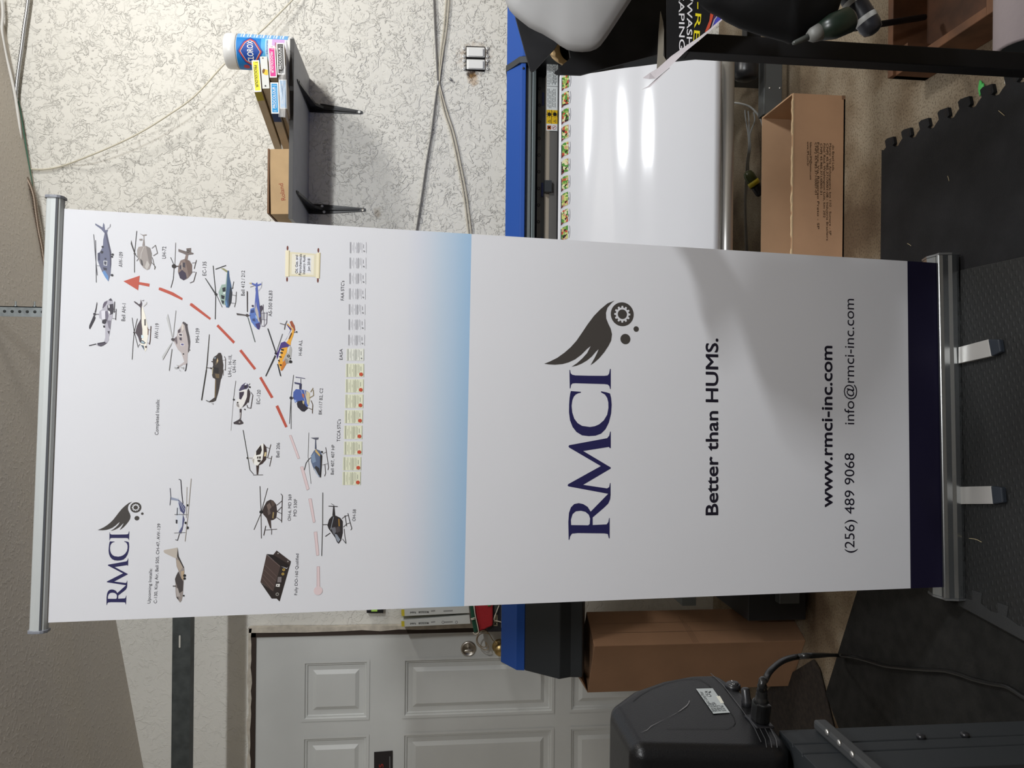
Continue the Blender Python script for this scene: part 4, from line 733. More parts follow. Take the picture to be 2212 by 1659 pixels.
# ================================================================ vinyl cutter, left foreground
CX = -.50; M_cut = mat('cutter_black', (.0055, .0055, .0062), .34, spec=.3, bump=.12, bscale=420, detail=2)
ct = thing('vinyl_cutter', (CX-.3, 1.15, 0), 'black vinyl cutter on a metal stand at the left edge', 'plotter')
PP = [(1313, 1523), (1362, 1487.6), (1425, 1465.7), (1488, 1454), (1552, 1452), (1600, 1482), (1650, 1532), (1704, 1598), (1702, 1622), (1366, 1614)]
Q = [atx(a, b, CX) for a, b in PP]
b = MB(); b.prism(Q, (-.62, 0, 0), M_cut); bo = b.build('body', ct, .020, 6); bo.data.polygons.foreach_set('use_smooth', [True]*len(bo.data.polygons)); bo.modifiers['bevel'].harden_normals = True
px_ = Plane((CX+.0006, 0, 0), (0, 1, 0), (0, 0, 1))
# inset panel line, label, scratch, switch, fuse, socket
g = MB(); sil = mat('label_silver', (.42, .45, .45), .4); g.ppix(px_, [(1503.5, 1488.5), (1539.5, 1487.5), (1577, 1540), (1541, 1542.5)], sil, .0006)
tk_ = ink('3a3e40', 1)
for i, (t_, L_) in enumerate((('Name of Product: Cutting Plotter', 1.0), ('Model: KI-870', .42), ('Voltage: 90~264V', .46), ('Current: 1.2A', .30), ('Serial No.:', .3))):
    a0 = Vector((1545+i*6.1, 1538.5-i*.3)); d_ = Vector((-28.5, -43.5)); a1 = a0+d_*L_; g.tpx(px_, t_, tuple(a0), tuple(a1), 3.6, tk_, .001)
g.ppix(px_, [(1547, 1505), (1555, 1504.5), (1564, 1520), (1557, 1520.5)], ink('d8d6c8', 1), .001)
g.ppix(px_, [(1530, 1496), (1535, 1494), (1536, 1496.5), (1531, 1498.5)], tk_, .001).line(px_, [px_.pix(1523, 1497), px_.pix(1528, 1494)], .0012, tk_, .001).line(px_, [px_.pix(1523, 1494), px_.pix(1528, 1498)], .0012, tk_, .001).tpx(px_, 'CE', (1538, 1506), (1532, 1499), 5, tk_, .001)
tag(g.build('rating_label', ct, weld=False), 'silver rating label with small print')
g = MB(); sc = mat('scratch_grey', (.20, .19, .195), .7); g.ppix(px_, [(1383, 1583.5), (1398, 1577), (1406, 1569), (1430, 1557), (1460, 1542), (1482, 1525), (1487, 1519), (1488.5, 1513.5), (1490, 1515), (1487.5, 1521), (1484, 1526), (1470, 1536), (1440, 1552), (1407, 1569.5), (1398, 1578)], sc, .0006); tag(g.build('scratch_mark', ct, weld=False), 'long pale scratch')
ln = mat('cutter_seam', (.006, .006, .006), .6); g = MB()
ol = [(1368, 1514), (1385, 1500), (1408, 1487), (1440, 1475), (1470, 1468), (1500, 1465.5), (1512, 1467), (1530, 1478), (1560, 1512), (1585, 1548), (1589, 1560), (1584, 1568), (1575, 1573), (1520, 1574), (1440, 1573.5)]
for a_, b_ in zip(ol[:-1], ol[1:]): g.line(px_, [px_.pix(*a_), px_.pix(*b_)], .0011, ln, .0004)
g.build('panel_seam', ct, weld=False)
g = MB(); g.line(px_, [px_.pix(*p) for p in ((1535, 1455), (1560, 1478), (1600, 1530), (1630, 1574), (1644, 1604))], .0013, mat('cutter_rib', (.06, .06, .062), .4), .0008); g.build('edge_rib', ct, weld=False)
for k in (11, 22, 34):
    g = MB(); g.line(px_, [px_.pix(*p) for p in ((1610+k*1.1, 1545+k*.2), (1630+k, 1574), (1642+k, 1598), (1645+k, 1616))], .0012, mat('cutter_rib', (0, 0, 0)), .0008); g.build('edge_rib', ct, weld=False)
c = Vector(px_.p3(*px_.pix(1583, 1482.5))); MB().lathe(c, (1, 0, 0), [(.0125, -.004), (.0125, .003), (.0105, .004)], M_blk, 24).build('switch_ring', ct)
so = MB().lathe(c, (1, 0, .12), [(.0100, .002), (.0098, .006), (.001, .006)], mat('rocker_black', (.02, .02, .022), .3), 24).build('power_switch', ct)
g = MB(); wt = ink('d0d0d0', 1); cc_ = px_.pix(1584, 1486); g.disc(px_, cc_, .0022, wt, .0068).disc(px_, cc_, .0013, ln, .0071); g.line(px_, [px_.pix(1580, 1478), px_.pix(1581.5, 1481)], .0012, wt, .0068); g.build('switch_mark', so, weld=False)
c = Vector(px_.p3(*px_.pix(1614, 1523))); MB().lathe(c, (1, .1, .1), [(.0085, -.003), (.0085, .006), (.0068, .010), (.0066, .024), (.005, .026), (.001, .026)], M_blk, 20).build('fuse_cap', ct)
c = Vector(px_.p3(*px_.pix(1640, 1560))); MB().box(c+Vector((-.001, -.022, -.014)), c+Vector((.003, .022, .014)), M_blk).build('power_inlet', ct, .002)
c = Vector(px_.p3(*px_.pix(1653, 1571))); MB().lathe(c, (1, 0, 0), [(.004, 0), (.0038, .002), (.001, .003)], M_alu, 12).build('screw_head', ct)
# cord with its plug
pc = thing('power_cord', Vector(px_.p3(*px_.pix(1640, 1560))), 'thick black power cord plugged into the cutter and trailing over the mats', 'power cord')
Y0 = c.y; pA = Vector(px_.p3(*px_.pix(1640, 1560)))+Vector((.003, 0, 0)); M_cord = mat('cord_black', (.012, .012, .012), .3)
def atX(px, py, x): return atx(px, py, x)
pB = atX(1644, 1516, CX+.045); pC = atX(1646, 1489, CX+.065)
MB().prism([pA+Vector((0, -.016, -.010)), pA+Vector((0, .016, -.010)), pA+Vector((0, .018, .004)), pA+Vector((0, .010, .010)), pA+Vector((0, -.010, .010)), pA+Vector((0, -.018, .004))], pB-pA, M_cord).build('plug', pc, .003)
d_ = (pC-pB).normalized(); MB().lathe(pB, d_, [(.011, 0), (.0085, .004), (.0085, .008), (.0068, .010), (.0082, .013), (.0066, .016), (.0078, .019), (.0062, .022), (.0072, .026), (.005, .030)], M_cord, 18).build('strain_relief', pc)
pts = [pB+d_*.02, pB+d_*.035]+[at(a, b_, y) for a, b_, y in ((1652, 1470, 1.30), (1664, 1449, 1.36), (1690, 1428, 1.42), (1720, 1419, 1.48), (1760, 1416, 1.54))]+[atz(1800, 1415, .075), atz(1838, 1418, .030)]
pts += [atz(a, b_, .016) for a, b_ in ((1870, 1426), (1910, 1438), (1950, 1443), (2000, 1447), (2040, 1449), (2075, 1458), (2100, 1467), (2140, 1477), (2170, 1482), (2190, 1492), (2215, 1508), (2260, 1530))]
MB().tube(pts, .0058, M_cord, 10, 5).build('cord', pc)
# stand: extrusion leg with two grooves, foot, bracket
LX = CX-.005; M_leg = mat('stand_slate', (.020, .023, .026), .6, .2); e0 = atx(1690, 1577, LX); e1 = atx(1815, 1570, LX); ly1 = e0.y+.0; ly0 = ly1-.125
b = MB(); b.prism([(LX, ly1, .05), (LX, ly1-.042, .05), (LX-.004, ly1-.043, .05), (LX-.004, ly1-.045, .05), (LX, ly1-.046, .05), (LX, ly1-.070, .05), (LX-.004, ly1-.071, .05), (LX-.004, ly1-.073, .05), (LX, ly1-.074, .05), (LX, ly0, .05), (LX-.06, ly0, .05), (LX-.06, ly1, .05)], (0, 0, min(q.z for q in Q)-.045), M_leg); b.build('stand_leg', ct, .001)
MB().box((LX-.055, ly0-.28, .010), (LX-.005, ly1+.22, .05), M_leg).build('stand_foot', ct, .004)
bq0 = atx(1770, 1558, LX+.012); bz_ = bq0.z; b = MB(); b.box((LX+.001, ly0-.35, bz_-.010), (LX+.016, bq0.y, bz_+.010), mat('bracket_grey', (.05, .052, .054), .6, .3)); b.build('media_arm', ct, .004)
for a_, b2 in ((1799, 1582), (1822, 1605), (1847, 1630)):
    c = atx(a_-4, b2, LX+.014); MB().lathe((c.x, c.y, bz_+.009), (0, 0, 1), [(.0045, 0), (.0045, .002), (.001, .003)], M_alu, 12).build('screw_head', ct)
for a_, b2 in ((1989, 1594), (2084, 1590)):
    c = atx(a_, b2, LX); MB().lathe(c, (1, 0, 0), [(.006, -.001), (.006, .004), (.004, .005), (.001, .005)], M_blk, 12).build('leg_bolt', ct)
# ================================================================ roll-up banner
BO = Vector((-0.090158, 1.818530, .07)); EX = Vector((0.999005, 0.044018, -0.007227)); EZ = Vector((0.010879, -0.083290, 0.996466))
BP = Plane(BO, EX, EZ); BC = Vector((BO.x, BO.y, 0)); bx_ = Vector((EX.x, EX.y, 0)).normalized(); by_ = Vector((-bx_.y, bx_.x, 0))
ban = thing('roll_up_banner', BC, 'tall white roll-up banner stand printed with helicopters and a winged gear logo', 'banner stand')
def fab_material():
    m = bpy.data.materials.new('banner_fabric'); m.use_nodes = True; nt = m.node_tree; b = nt.nodes['Principled BSDF']; b.inputs['Roughness'].default_value = .6; b.inputs['Specular IOR Level'].default_value = .12
    a = nt.nodes.new('ShaderNodeVertexColor'); a.layer_name = 'print'; nt.links.new(a.outputs[0], b.inputs['Base Color'])
    tc = nt.nodes.new('ShaderNodeTexCoord'); n = nt.nodes.new('ShaderNodeTexNoise'); n.inputs['Scale'].default_value = 3.5; n.inputs['Detail'].default_value = 1; nt.links.new(tc.outputs['Object'], n.inputs['Vector'])
    bp = nt.nodes.new('ShaderNodeBump'); bp.inputs['Strength'].default_value = .12; bp.inputs['Distance'].default_value = .02; nt.links.new(n.outputs[0], bp.inputs['Height']); nt.links.new(bp.outputs[0], b.inputs['Normal']); return m
M_fab = fab_material()
WHT = (.72, .72, .75); BLU = (.35, .52, .72); NVY = (.012, .010, .028)
# rows: (picture x at the right edge, at the left edge, colour)
RW = [(139, 99, WHT), (143, 104, WHT), (400, 376, WHT), (850, 828, WHT), (880, 858, (.706, .711, .75)), (905, 884, (.666, .684, .75)), (930, 910, (.61, .66, .74)), (955, 936, (.53, .625, .735)), (980, 963, (.46, .585, .73)), (1000, 984, (.396, .55, .72)), (1018.6, 1002.6, BLU), (1018.7, 1002.7, WHT), (1400, 1396, WHT), (1960, 1967, WHT), (1960.1, 1967.1, NVY), (2034, 2040, NVY)]
def edge_y(px, right): return 451+(px-143)*(564-451)/(1960-143) if right else 1345+(px-104)*(1271-1345)/(1967-104)
v = []; cols = []; fs = []; NS = 6
for pr_, pl2, c in RW:
    A = BP.pix(pl2, edge_y(pl2, False)); B = BP.pix(pr_, edge_y(pr_, True))
    for j in range(NS+1): t = j/NS; v.append(BP.p3(A[0]+(B[0]-A[0])*t, A[1]+(B[1]-A[1])*t, 0)-BC); cols.append((*c, 1))
for i in range(len(RW)-1):
    for j in range(NS): a = i*(NS+1)+j; fs.append((a+NS+1, a+NS+2, a+1, a))
me = bpy.data.meshes.new('fabric'); me.from_pydata([tuple(q) for q in v], [], fs); me.materials.append(M_fab)
ca = me.color_attributes.new('print', 'FLOAT_COLOR', 'POINT')
for i, c in enumerate(cols): ca.data[i].color = c
fab = bpy.data.objects.new('fabric', me); COL.objects.link(fab); fab.parent = ban; fab['_o'] = tuple(BC)
sd = fab.modifiers.new('thickness', 'SOLIDIFY'); sd.thickness = .0008; sd.offset = -1
# ---- lettering
blk = ink('2c2a30'); lt = MB(); O1 = .0004
T = [('Upcoming Installs:', (324.8, 1303.3), (328.6, 1227.9), 6), ('C-130, King Air, Bell 505, CH-47, AW-139', (338.7, 1302.9), (346.7, 1131), 6.2), ('Completed Installs:', (341.9, 939.5), (344.5, 862.6), 7),
 ('Fully DO-160 Qualified', (641.9, 1285.2), (645.2, 1195.9), 6), ('OH-6, MD 369', (628, 1124.8), (629.8, 1067.9), 6.4), ('MD 530F', (640.3, 1114.9), (641.6, 1077.8), 6.4), ('OH-58', (767.6, 1125.7), (769, 1100.4), 6.6), ('Bell 206', (603.4, 988), (604.5, 956.4), 6.8),
 ('Bell 407, 407 HP', (720.9, 1025), (722.7, 960.8), 6.4), ("TCCA STC's", (734.7, 954), (736, 905.7), 7), ('BK-117 B2, C2', (694.9, 895.4), (697.6, 838.8), 6.6), ('EC-120', (561.2, 872.8), (563, 842.3), 7), ('UH-1, H-1II,', (499.7, 814), (500.6, 766.6), 7), ('UH-1N', (509.2, 804.5), (509.8, 777.9), 7),
 ('EASA', (740, 777.2), (740, 753.7), 6.4), ("FAA STC's", (742.8, 648.9), (743.6, 606.6), 6.6), ('H-60 A,L', (652, 767.8), (652.7, 735), 7), ('AS-350 B2,B3', (587.2, 683.6), (588.2, 628), 7), ('Bell 412 / 212', (528.5, 638.9), (529, 584.8), 7.2), ('EC-135', (445.3, 595.5), (446, 565.4), 7.4),
 ('MH-139', (430, 740), (430.6, 709.2), 7.2), ('AW-119', (341.4, 731.8), (343.6, 698.8), 7.4), ('Bell AH-1', (270.2, 693.8), (272, 655.8), 7.4), ('AW-109', (264.5, 577), (265.7, 544.6), 7.6), ('UH-72', (358.3, 558.7), (358.8, 532.9), 7.6)]
for t_, a, b_, h_ in T: MB().tpx(BP, t_, a, b_, h_, blk, O1).build('caption_lettering', fab, weld=False)
for nm, rows_ in (('slogan_lettering', [('Better than HUMS.', (1550.5, 1112), (1550.5, 732), 27.5, .022)]), ('web_address_lettering', [('www.rmci-inc.com', (1797.5, 1095), (1797, 748), 25.5, .022)]), ('contact_lettering', [('(256) 489 9068', (1845.5, 1194), (1845, 979), 23, 0), ('info@rmci-inc.com', (1845, 917), (1844.5, 646), 23, 0)])):
    g = MB()
    for t_, a, b_, h_, bo_ in rows_: g.tpx(BP, t_, a, b_, h_, ink('1c1926'), O1, bo_)
    g.build(nm, fab, weld=False)
# ---- logo
def pp(s): return [tuple(float(q) for q in w_.split(',')) for w_ in s.split()]
def e6(p): return (1180+p[0]*.24121, 780+p[1]*.24121)
def c3(p): return (1120+p[0]*.22604, 600+p[1]*.22604)
LET = [[pp('207,80 212,78 218,108 232,122 260,128 380,131 520,132 550,128 562,112 570,70 577,70 577,250 571,250 565,225 550,210 520,206 380,202 260,198 235,200 222,212 216,245 210,245')],
 [pp('220,268 310,275 308,284 285,288 262,300 245,320 233,350 226,400 232,460 250,515 280,555 320,580 390,590 435,583 475,565 515,530 545,480 556,420 555,370 545,330 525,300 490,280 490,270 540,280 570,290 580,330 585,390 580,470 560,550 530,610 490,650 440,668 380,672 320,665 270,635 235,590 212,530 203,460 204,390 208,330 214,290')],
 [pp('577,630 571,632 563,668 545,690 205,753 198,764 204,774 488,940 196,1102 190,1113 198,1122 552,1188 566,1205 575,1205 575,1092 570,1092 563,1128 545,1140 330,1108 577,962 577,952 330,805 560,769 570,780 577,780')],
 [pp('200,1600 207,1600 213,1570 230,1545 280,1540 520,1543 550,1548 560,1587 567,1587 567,1405 562,1405 556,1440 540,1462 415,1468 415,1400 520,1310 555,1275 572,1235 575,1190 552,1190 397,1348 370,1305 330,1280 290,1272 250,1280 220,1310 203,1360 197,1440'), pp('222,1468 220,1420 235,1370 265,1345 310,1340 350,1350 380,1375 392,1410 388,1460 375,1470')]]
WING = pp('245,822 300,800 370,765 440,715 500,662 555,600 610,520 660,445 720,365 780,303 850,245 917,218 890,240 850,285 835,335 838,390 858,440 880,485 893,540 885,600 860,650 820,710 770,770 725,810 688,835 725,770 750,720 765,683 740,705 700,752 655,790 600,822 550,842 507,850 560,815 610,770 655,720 690,652 655,680 600,735 540,780 480,808 420,825 350,831 290,828')
big = [[[BP.pix(*e6(p)) for p in l] for l in L_] for L_ in LET]; wing = [BP.pix(*c3(p)) for p in WING]
gc = BP.pix(*c3((991, 349))); gr = math.dist(gc, BP.pix(*c3((991, 235)))); d1 = BP.pix(*c3((1021, 586))); d1r = gr*.435; d2_ = BP.pix(*c3((1124, 490))); d2r = gr*.235
A0 = complex(*big[3][0][0]); A1 = complex(*gc)
B0 = complex(*BP.pix(180+332*.15072, 1070+1572*.15072)); B1 = complex(*BP.pix(180+752*.15072, 1070+173*.15072)); KS = (B1-B0)/(A1-A0)
def small(p): z = B0+(complex(*p)-A0)*KS; return (z.real, z.imag)
nav = ink('25234f'); gry = ink('423e3b'); fw = mat('print_white', WHT, .42)
def logo(f, k, nm, lab):
    lo = MB()
    for L_ in big: lo.poly(BP, [[f(p) for p in l] for l in L_], nav, O1)
    lo.poly(BP, [f(p) for p in wing], gry, O1); lo.disc(BP, f(gc), gr*k, gry, O1, None, 40)
    teeth = []
    for i in range(12):
        a = 2*math.pi*i/12
        for da, r_ in ((-.17, .56), (-.10, .70), (.10, .70), (.17, .56)): teeth.append((gc[0]+gr*r_*math.cos(a+da), gc[1]+gr*r_*math.sin(a+da)))
    lo.poly(BP, [f(p) for p in teeth], fw, O1*2); lo.disc(BP, f(gc), gr*.40*k, gry, O1*3, None, 28); lo.disc(BP, f(d1), d1r*k, gry, O1, None, 24); lo.disc(BP, f(d2_), d2r*k, gry, O1, None, 20)
    return tag(lo.build(nm, fab, weld=False), lab)
logo(lambda p: p, 1, 'logo', 'large navy capitals with a dark wing and gear'); logo(small, abs(KS), 'logo', 'small navy capitals with a dark wing and gear')
# ---- pictures
CR = {'c5': (60, 400, .22604), 'c6': (400, 460, .20796), 'c7': (160, 640, .22604), 'c8': (500, 780, .18083), 'd1': (180, 1010, .18083), 'd2': (500, 1010, .18083), 'e3': (160, 620, .12054), 'e4': (480, 560, .16273), 'e5': (400, 680, .15072)}
def picture(nm, lab, crop, src):
    ox, oy, sc_ = CR[crop]; f = lambda p: BP.pix(ox+p[0]*sc_, oy+p[1]*sc_); g = MB(); n = 0
    mm = sc_*math.dist(BP.pix(600, 800), BP.pix(600, 801))
    for ln_ in src.strip().split('\n'):
        w_ = ln_.split(); k = w_[0]; off = .0004+n*.00004; n += 1
        if k == 'P': g.poly(BP, [f(p) for p in pp(' '.join(w_[2:]))], ink(w_[1]), off)
        elif k == 'L': g.line(BP, [f(p) for p in pp(' '.join(w_[3:]))], float(w_[2])*mm, ink(w_[1]), off)
        elif k == 'O': g.disc(BP, f(pp(w_[2])[0]), float(w_[3])*mm, ink(w_[1]), off, None, 14)
        elif k == 'E': g.disc(BP, f(pp(w_[2])[0]), float(w_[4])*mm, ink(w_[1]), off, float(w_[3])*mm, 14)
    return tag(g.build(nm, fab, weld=False), lab)
picture('helicopter_picture', 'slate blue helicopter picture, nearest the top corner', 'c5', '''
P 66697f 645,365 690,390 715,405 722,360 732,375 738,430 768,425 758,455 775,540 795,630 797,760 790,860 770,920 740,880 712,830 690,780 668,720 668,650 690,640 705,610 718,590 722,520 735,460 700,420 645,380
P 5f86b8 712,830 735,815 770,870 772,918 740,880
P 3a3a4a 720,785 755,790 757,815 728,812
P d2d2d4 724,722 760,725 757,770 726,765
P 4a4a58 729,728 755,731 752,764 731,760
P 3a3a4a 735,695 752,697 752,712 735,710
P 45465a 668,650 690,645 690,722 670,715
P 4c4a5c 735,430 750,460 778,560 797,640 797,760 790,800 782,640 755,520
O 33323c 716,590 10
O 33323c 708,640 13
L 44444c 4 630,470 648,700 665,862
L 44444c 4 648,525 655,930
L 77777f 3 648,768 690,770
O 2c2a30 812,663 10
O 2c2a30 805,684 9
O 2c2a30 806,860 11
L 33323c 4 790,663 812,663
L 33323c 4 790,860 806,860
L 8a8a92 4 760,420 785,400 790,372''')
picture('helicopter_picture', 'grey brown helicopter picture seen from the front', 'c5', '''
P 99918d 1045,620 1060,590 1130,580 1170,600 1185,650 1185,740 1165,800 1140,812 1105,790 1075,750 1060,710 1045,670
P 7d7673 1130,580 1170,600 1185,650 1185,740 1170,780 1150,690
P 4f4a4a 1075,705 1095,720 1105,775 1085,760
P b7b2ad 1140,720 1165,760 1140,812 1120,780
L b8b2ae 6 1110,590 1085,650 1080,700
P 8a827e 1095,580 1105,520 1115,520 1118,580
L 8c8480 5 1110,520 1110,485
P 8c8480 1070,460 1100,475 1135,470 1135,480 1100,485
P 8c8480 1065,515 1095,512 1095,530 1068,528
P 3f3b3a 990,525 1000,570 1025,640 1015,645 985,560
L 444444 5 1042,437 1020,655 1020,835
L 444444 6 1020,655 1050,690
O 4a4644 1022,655 9
L 5a5552 5 1220,572 1240,650 1200,675
L 5a5552 5 1185,740 1220,780 1210,805
L 5a5552 4 1185,605 1220,575
L 5a5552 4 1190,690 1215,790
L 5a5552 4 1040,725 1060,700''')
picture('helicopter_picture', 'brown helicopter picture with a dark purple nose', 'c5', '''
P 7f6f69 1440,770 1460,720 1500,705 1545,720 1570,760 1570,840 1530,890 1490,910 1455,890 1435,830
P 6b5a54 1500,705 1545,720 1570,760 1570,840 1540,880 1520,780
P 3d3446 1440,840 1475,810 1510,840 1520,890 1490,910 1455,890
P 454048 1480,740 1505,740 1505,790 1480,780
P 454048 1450,770 1475,760 1475,810 1450,800
P b0a49c 1470,740 1478,740 1478,808 1470,806
P 7f6f69 1500,705 1515,650 1535,655 1525,715
P 6d6360 1440,610 1520,635 1515,605 1560,600 1560,640 1585,650 1580,660 1545,665 1510,665 1490,655 1440,635
O 2b2422 1532,632 13
O 8a7f78 1532,632 6
L 262222 5 1365,690 1400,770 1390,900 1368,980
L 666262 4 1413,550 1405,760
O 2b2422 1398,775 20
L 3a2f2c 8 1400,775 1440,775
L 3a2f2c 5 1612,715 1590,800
L 3a2f2c 5 1610,830 1585,920 1550,935
L 3a2f2c 4 1570,745 1608,740
L 3a2f2c 4 1565,830 1600,830''')
picture('helicopter_picture', 'grey attack helicopter picture with camouflage patches', 'e3', '''
P a9a6b0 600,240 640,225 690,245 715,300 710,400 695,480 690,540 672,600 660,680 650,760 640,840 622,900 625,950 590,1005 530,1045 480,1065 440,1050 400,1045 420,1020 480,1005 540,975 560,900 560,720 540,660 500,640 500,600 480,570 455,560 445,500 455,440 480,415 505,400 515,350 520,310 550,260
P 5a5262 545,270 600,245 590,290 560,340 520,385 510,370 525,300
P 6a6474 560,440 600,420 620,520 600,600 570,600
P 2f2b34 505,600 560,570 590,590 575,650 545,665 505,650
P 2f2b34 520,690 560,690 555,730 525,725
P 37323c 600,330 650,310 700,300 710,400 695,480 650,500 620,440 600,400
P 45404c 620,230 660,200 690,245 650,250
P 37323c 600,790 640,790 625,850
P 77727e 590,600 660,600 650,760 620,730
P e8e6ea 615,420 645,440 650,485 625,470
P e8e6ea 615,330 635,320 640,370 620,380
P d0ced6 490,430 560,420 560,580 500,580
P 4a4450 420,1020 500,1000 590,1000 530,1045 480,1065 430,1050
L 2a2530 14 270,1050 400,1020
L 2a2530 18 420,1015 560,990
P 2a2530 410,262 416,300 395,430 385,465 370,450 390,380
P 2a2530 360,490 385,550 370,590 285,755 270,740 275,690 340,540
O 2a2530 370,485 22
L 555058 10 385,490 445,487
L 3a3540 9 728,260 720,460
L 3a3540 9 755,390 745,590
L 3a3540 7 690,440 755,440
L 3a3540 7 690,560 745,570''')
picture('helicopter_picture', 'black and white helicopter picture with a pointed nose', 'e3', '''
P e4dfd2 1215,340 1240,380 1280,520 1310,660 1330,760 1330,860 1310,960 1300,1050 1310,1100 1275,1160 1240,1100 1200,1040 1185,1000 1180,960 1150,880 1105,820 1200,600
P 4b4147 1190,360 1215,340 1210,400 1210,640 1225,760 1225,860 1210,960 1185,1000 1170,970 1150,900 1120,850 1098,820 1110,760 1130,690 1170,620 1195,570
P 4b4147 1070,262 1090,255 1140,290 1165,310 1190,290 1197,225 1220,290 1215,340 1190,370 1150,330 1095,290
P 6b4a38 1310,700 1335,760 1330,860 1318,860 1320,780
P cfe0e6 1205,860 1245,865 1245,920 1205,915
P 2f2a30 1192,965 1228,952 1285,1000 1255,1022 1195,1005
P 9fb4bd 1202,975 1225,965 1270,1000 1252,1012 1205,1000
P 55606e 1200,1040 1250,1050 1265,1140 1230,1090
P 3d2a2c 1270,1060 1305,1055 1300,1095 1280,1090
P 55504e 1260,580 1285,575 1285,690 1262,690
L 3a3a3a 8 1040,550 1075,790 1150,1085
L 3a3a3a 8 1135,565 1078,800 1060,1000 1040,1300
O 3a3236 1078,815 16
L 4a3530 12 1378,700 1365,950 1350,1030
L 4a3530 6 1330,760 1372,770
L 4a3530 6 1315,1000 1355,1010
L 3a3236 6 1150,1060 1185,1020
L 4a4147 8 1220,250 1255,235
P c9c7c6 1300,260 1305,300 1250,350 1235,340''')
picture('helicopter_picture', 'warm grey helicopter picture with four pale blades', 'e3', '''
P b3a9a8 1960,620 2000,640 2030,680 2045,780 2070,880 2083,980 2075,1080 2060,1160 2035,1190 2030,1370 2010,1400 1960,1390 1900,1430 1870,1440 1870,1420 1960,1350 1975,1340 1950,1260 1920,1180 1860,1120 1830,1060 1790,980 1795,920 1840,880 1850,830 1860,770 1920,700 1940,640
P 4d4749 1960,620 2000,640 2030,680 2045,780 2070,880 2083,980 2075,1080 2060,1160 2040,1170 2050,1050 2030,900 2000,780 1985,690 1940,640
P e2dcdb 1868,832 1942,828 1946,892 1874,876
P 4a4450 1878,842 1932,838 1936,882 1884,868
P 4a4450 1885,905 1930,905 1930,960 1895,950
P e2dcdb 1902,1008 1970,1004 1976,1056 1914,1052
P 5d5a86 1912,1016 1963,1012 1967,1048 1922,1044
P 544a50 1860,780 1910,740 1905,810 1865,830
P d0c6bd 1940,650 1960,680 1970,760 1940,800 1930,720
P 6a6064 1790,925 1840,885 1850,1000 1840,1030
O 3a3436 1960,1200 12
O 3a3436 2020,675 14
O 3a3436 2072,1128 9
L 2d2a2d 14 2020,1370 2000,1490 1985,1505
P a9a9a9 1800,1430 1850,1440 1850,1470 1800,1460
P a9a9a9 1830,1395 1885,1405 1870,1430
P a9a9a9 1900,1440 1970,1430 1970,1475
P a9a9a9 1880,1470 1920,1510 1890,1500
O 4a4648 1865,1445 14
P b9b9b9 1680,480 1700,560 1765,910 1750,900 1655,560
L 9a9a9a 8 1825,420 1775,900
P b9b9b9 1765,975 1740,1040 1590,1310 1575,1250 1700,1060
L 777777 10 1755,1110 1730,1300 1705,1500
L 4a4446 12 1745,930 1795,970
O 4a4446 1770,940 26''')
picture('helicopter_picture', 'green and blue helicopter picture', 'c6', '''
P 93a79d 345,825 380,745 420,740 430,640 440,610 450,600 455,640 460,700 440,760 420,960 385,950 365,900
P 3e5878 440,600 455,600 460,660 480,760 490,830 480,930 450,985 425,980 415,930 420,860 430,760
P 2f3238 470,760 490,830 480,930 455,985 450,900
P 5f86b0 425,900 440,960 430,980 416,930
P 2b2d30 385,780 420,770 420,815 390,820
P 2b2d30 372,850 410,862 405,895 378,892
P 2b2d30 375,905 405,915 400,945 385,940
P d8dedb 395,826 418,822 412,846 398,842
P 8b8a62 370,575 400,575 440,600 435,620
L 444444 9 315,585 425,545
L 3a3a3a 7 290,548 318,840 312,1105
P 3a3a3a 203,675 215,680 322,838 312,850
L 3a3a3a 5 320,840 385,980
O 333333 320,845 14
L 444444 5 505,712 490,790
L 444444 5 532,818 525,925 512,978
L 444444 4 470,790 500,775
L 444444 4 485,850 530,860
L 444444 4 480,935 520,940''')
picture('helicopter_picture', 'bright blue helicopter picture with a grey stripe', 'e4', '''
P 4a4450 480,480 500,620 530,610 545,650 520,700 525,830 515,880 500,830 470,740
P 5a74b4 375,660 425,640 440,690 455,760 490,800 505,880 490,935 470,930 430,890 390,840 370,780 360,745 370,700
P 4f5fa6 440,380 470,360 480,480 495,620 500,700 510,760 480,790 450,720 430,640 435,560 445,440
P b1aaa6 450,560 455,620 480,700 490,790 500,830 480,830 460,760 435,680
P 5261a8 395,310 440,330 465,305 470,335 520,320 515,340 470,360 455,375 430,350 395,335
P b6a67e 355,315 390,310 395,335 365,325
L 8c8480 9 370,370 430,350
P 3f4d78 400,790 435,785 440,830 400,815
P c6d4ea 385,830 425,882 432,905 398,852
P 41386a 440,860 500,840 505,890 490,935 465,920
P 39477a 375,680 420,665 425,705 378,715
P 8fb0dc 440,740 460,760 470,800 445,780
O 3a3450 405,620 14
P 4c4646 325,420 340,430 340,700 328,700
P 4c4646 190,715 310,735 310,750 195,740
L 5c6462 10 340,770 435,1098
O 4c4646 330,745 20
L 4c4646 8 345,745 375,745
L 4a3f55 6 595,700 590,850 560,890 520,885
L 4a3f55 5 545,600 540,800
L 4a3f55 4 515,715 595,715
L 4a3f55 4 520,800 590,805
L 4a3f55 4 560,700 555,880
L 8a8a9a 4 525,300 520,370 480,420''')
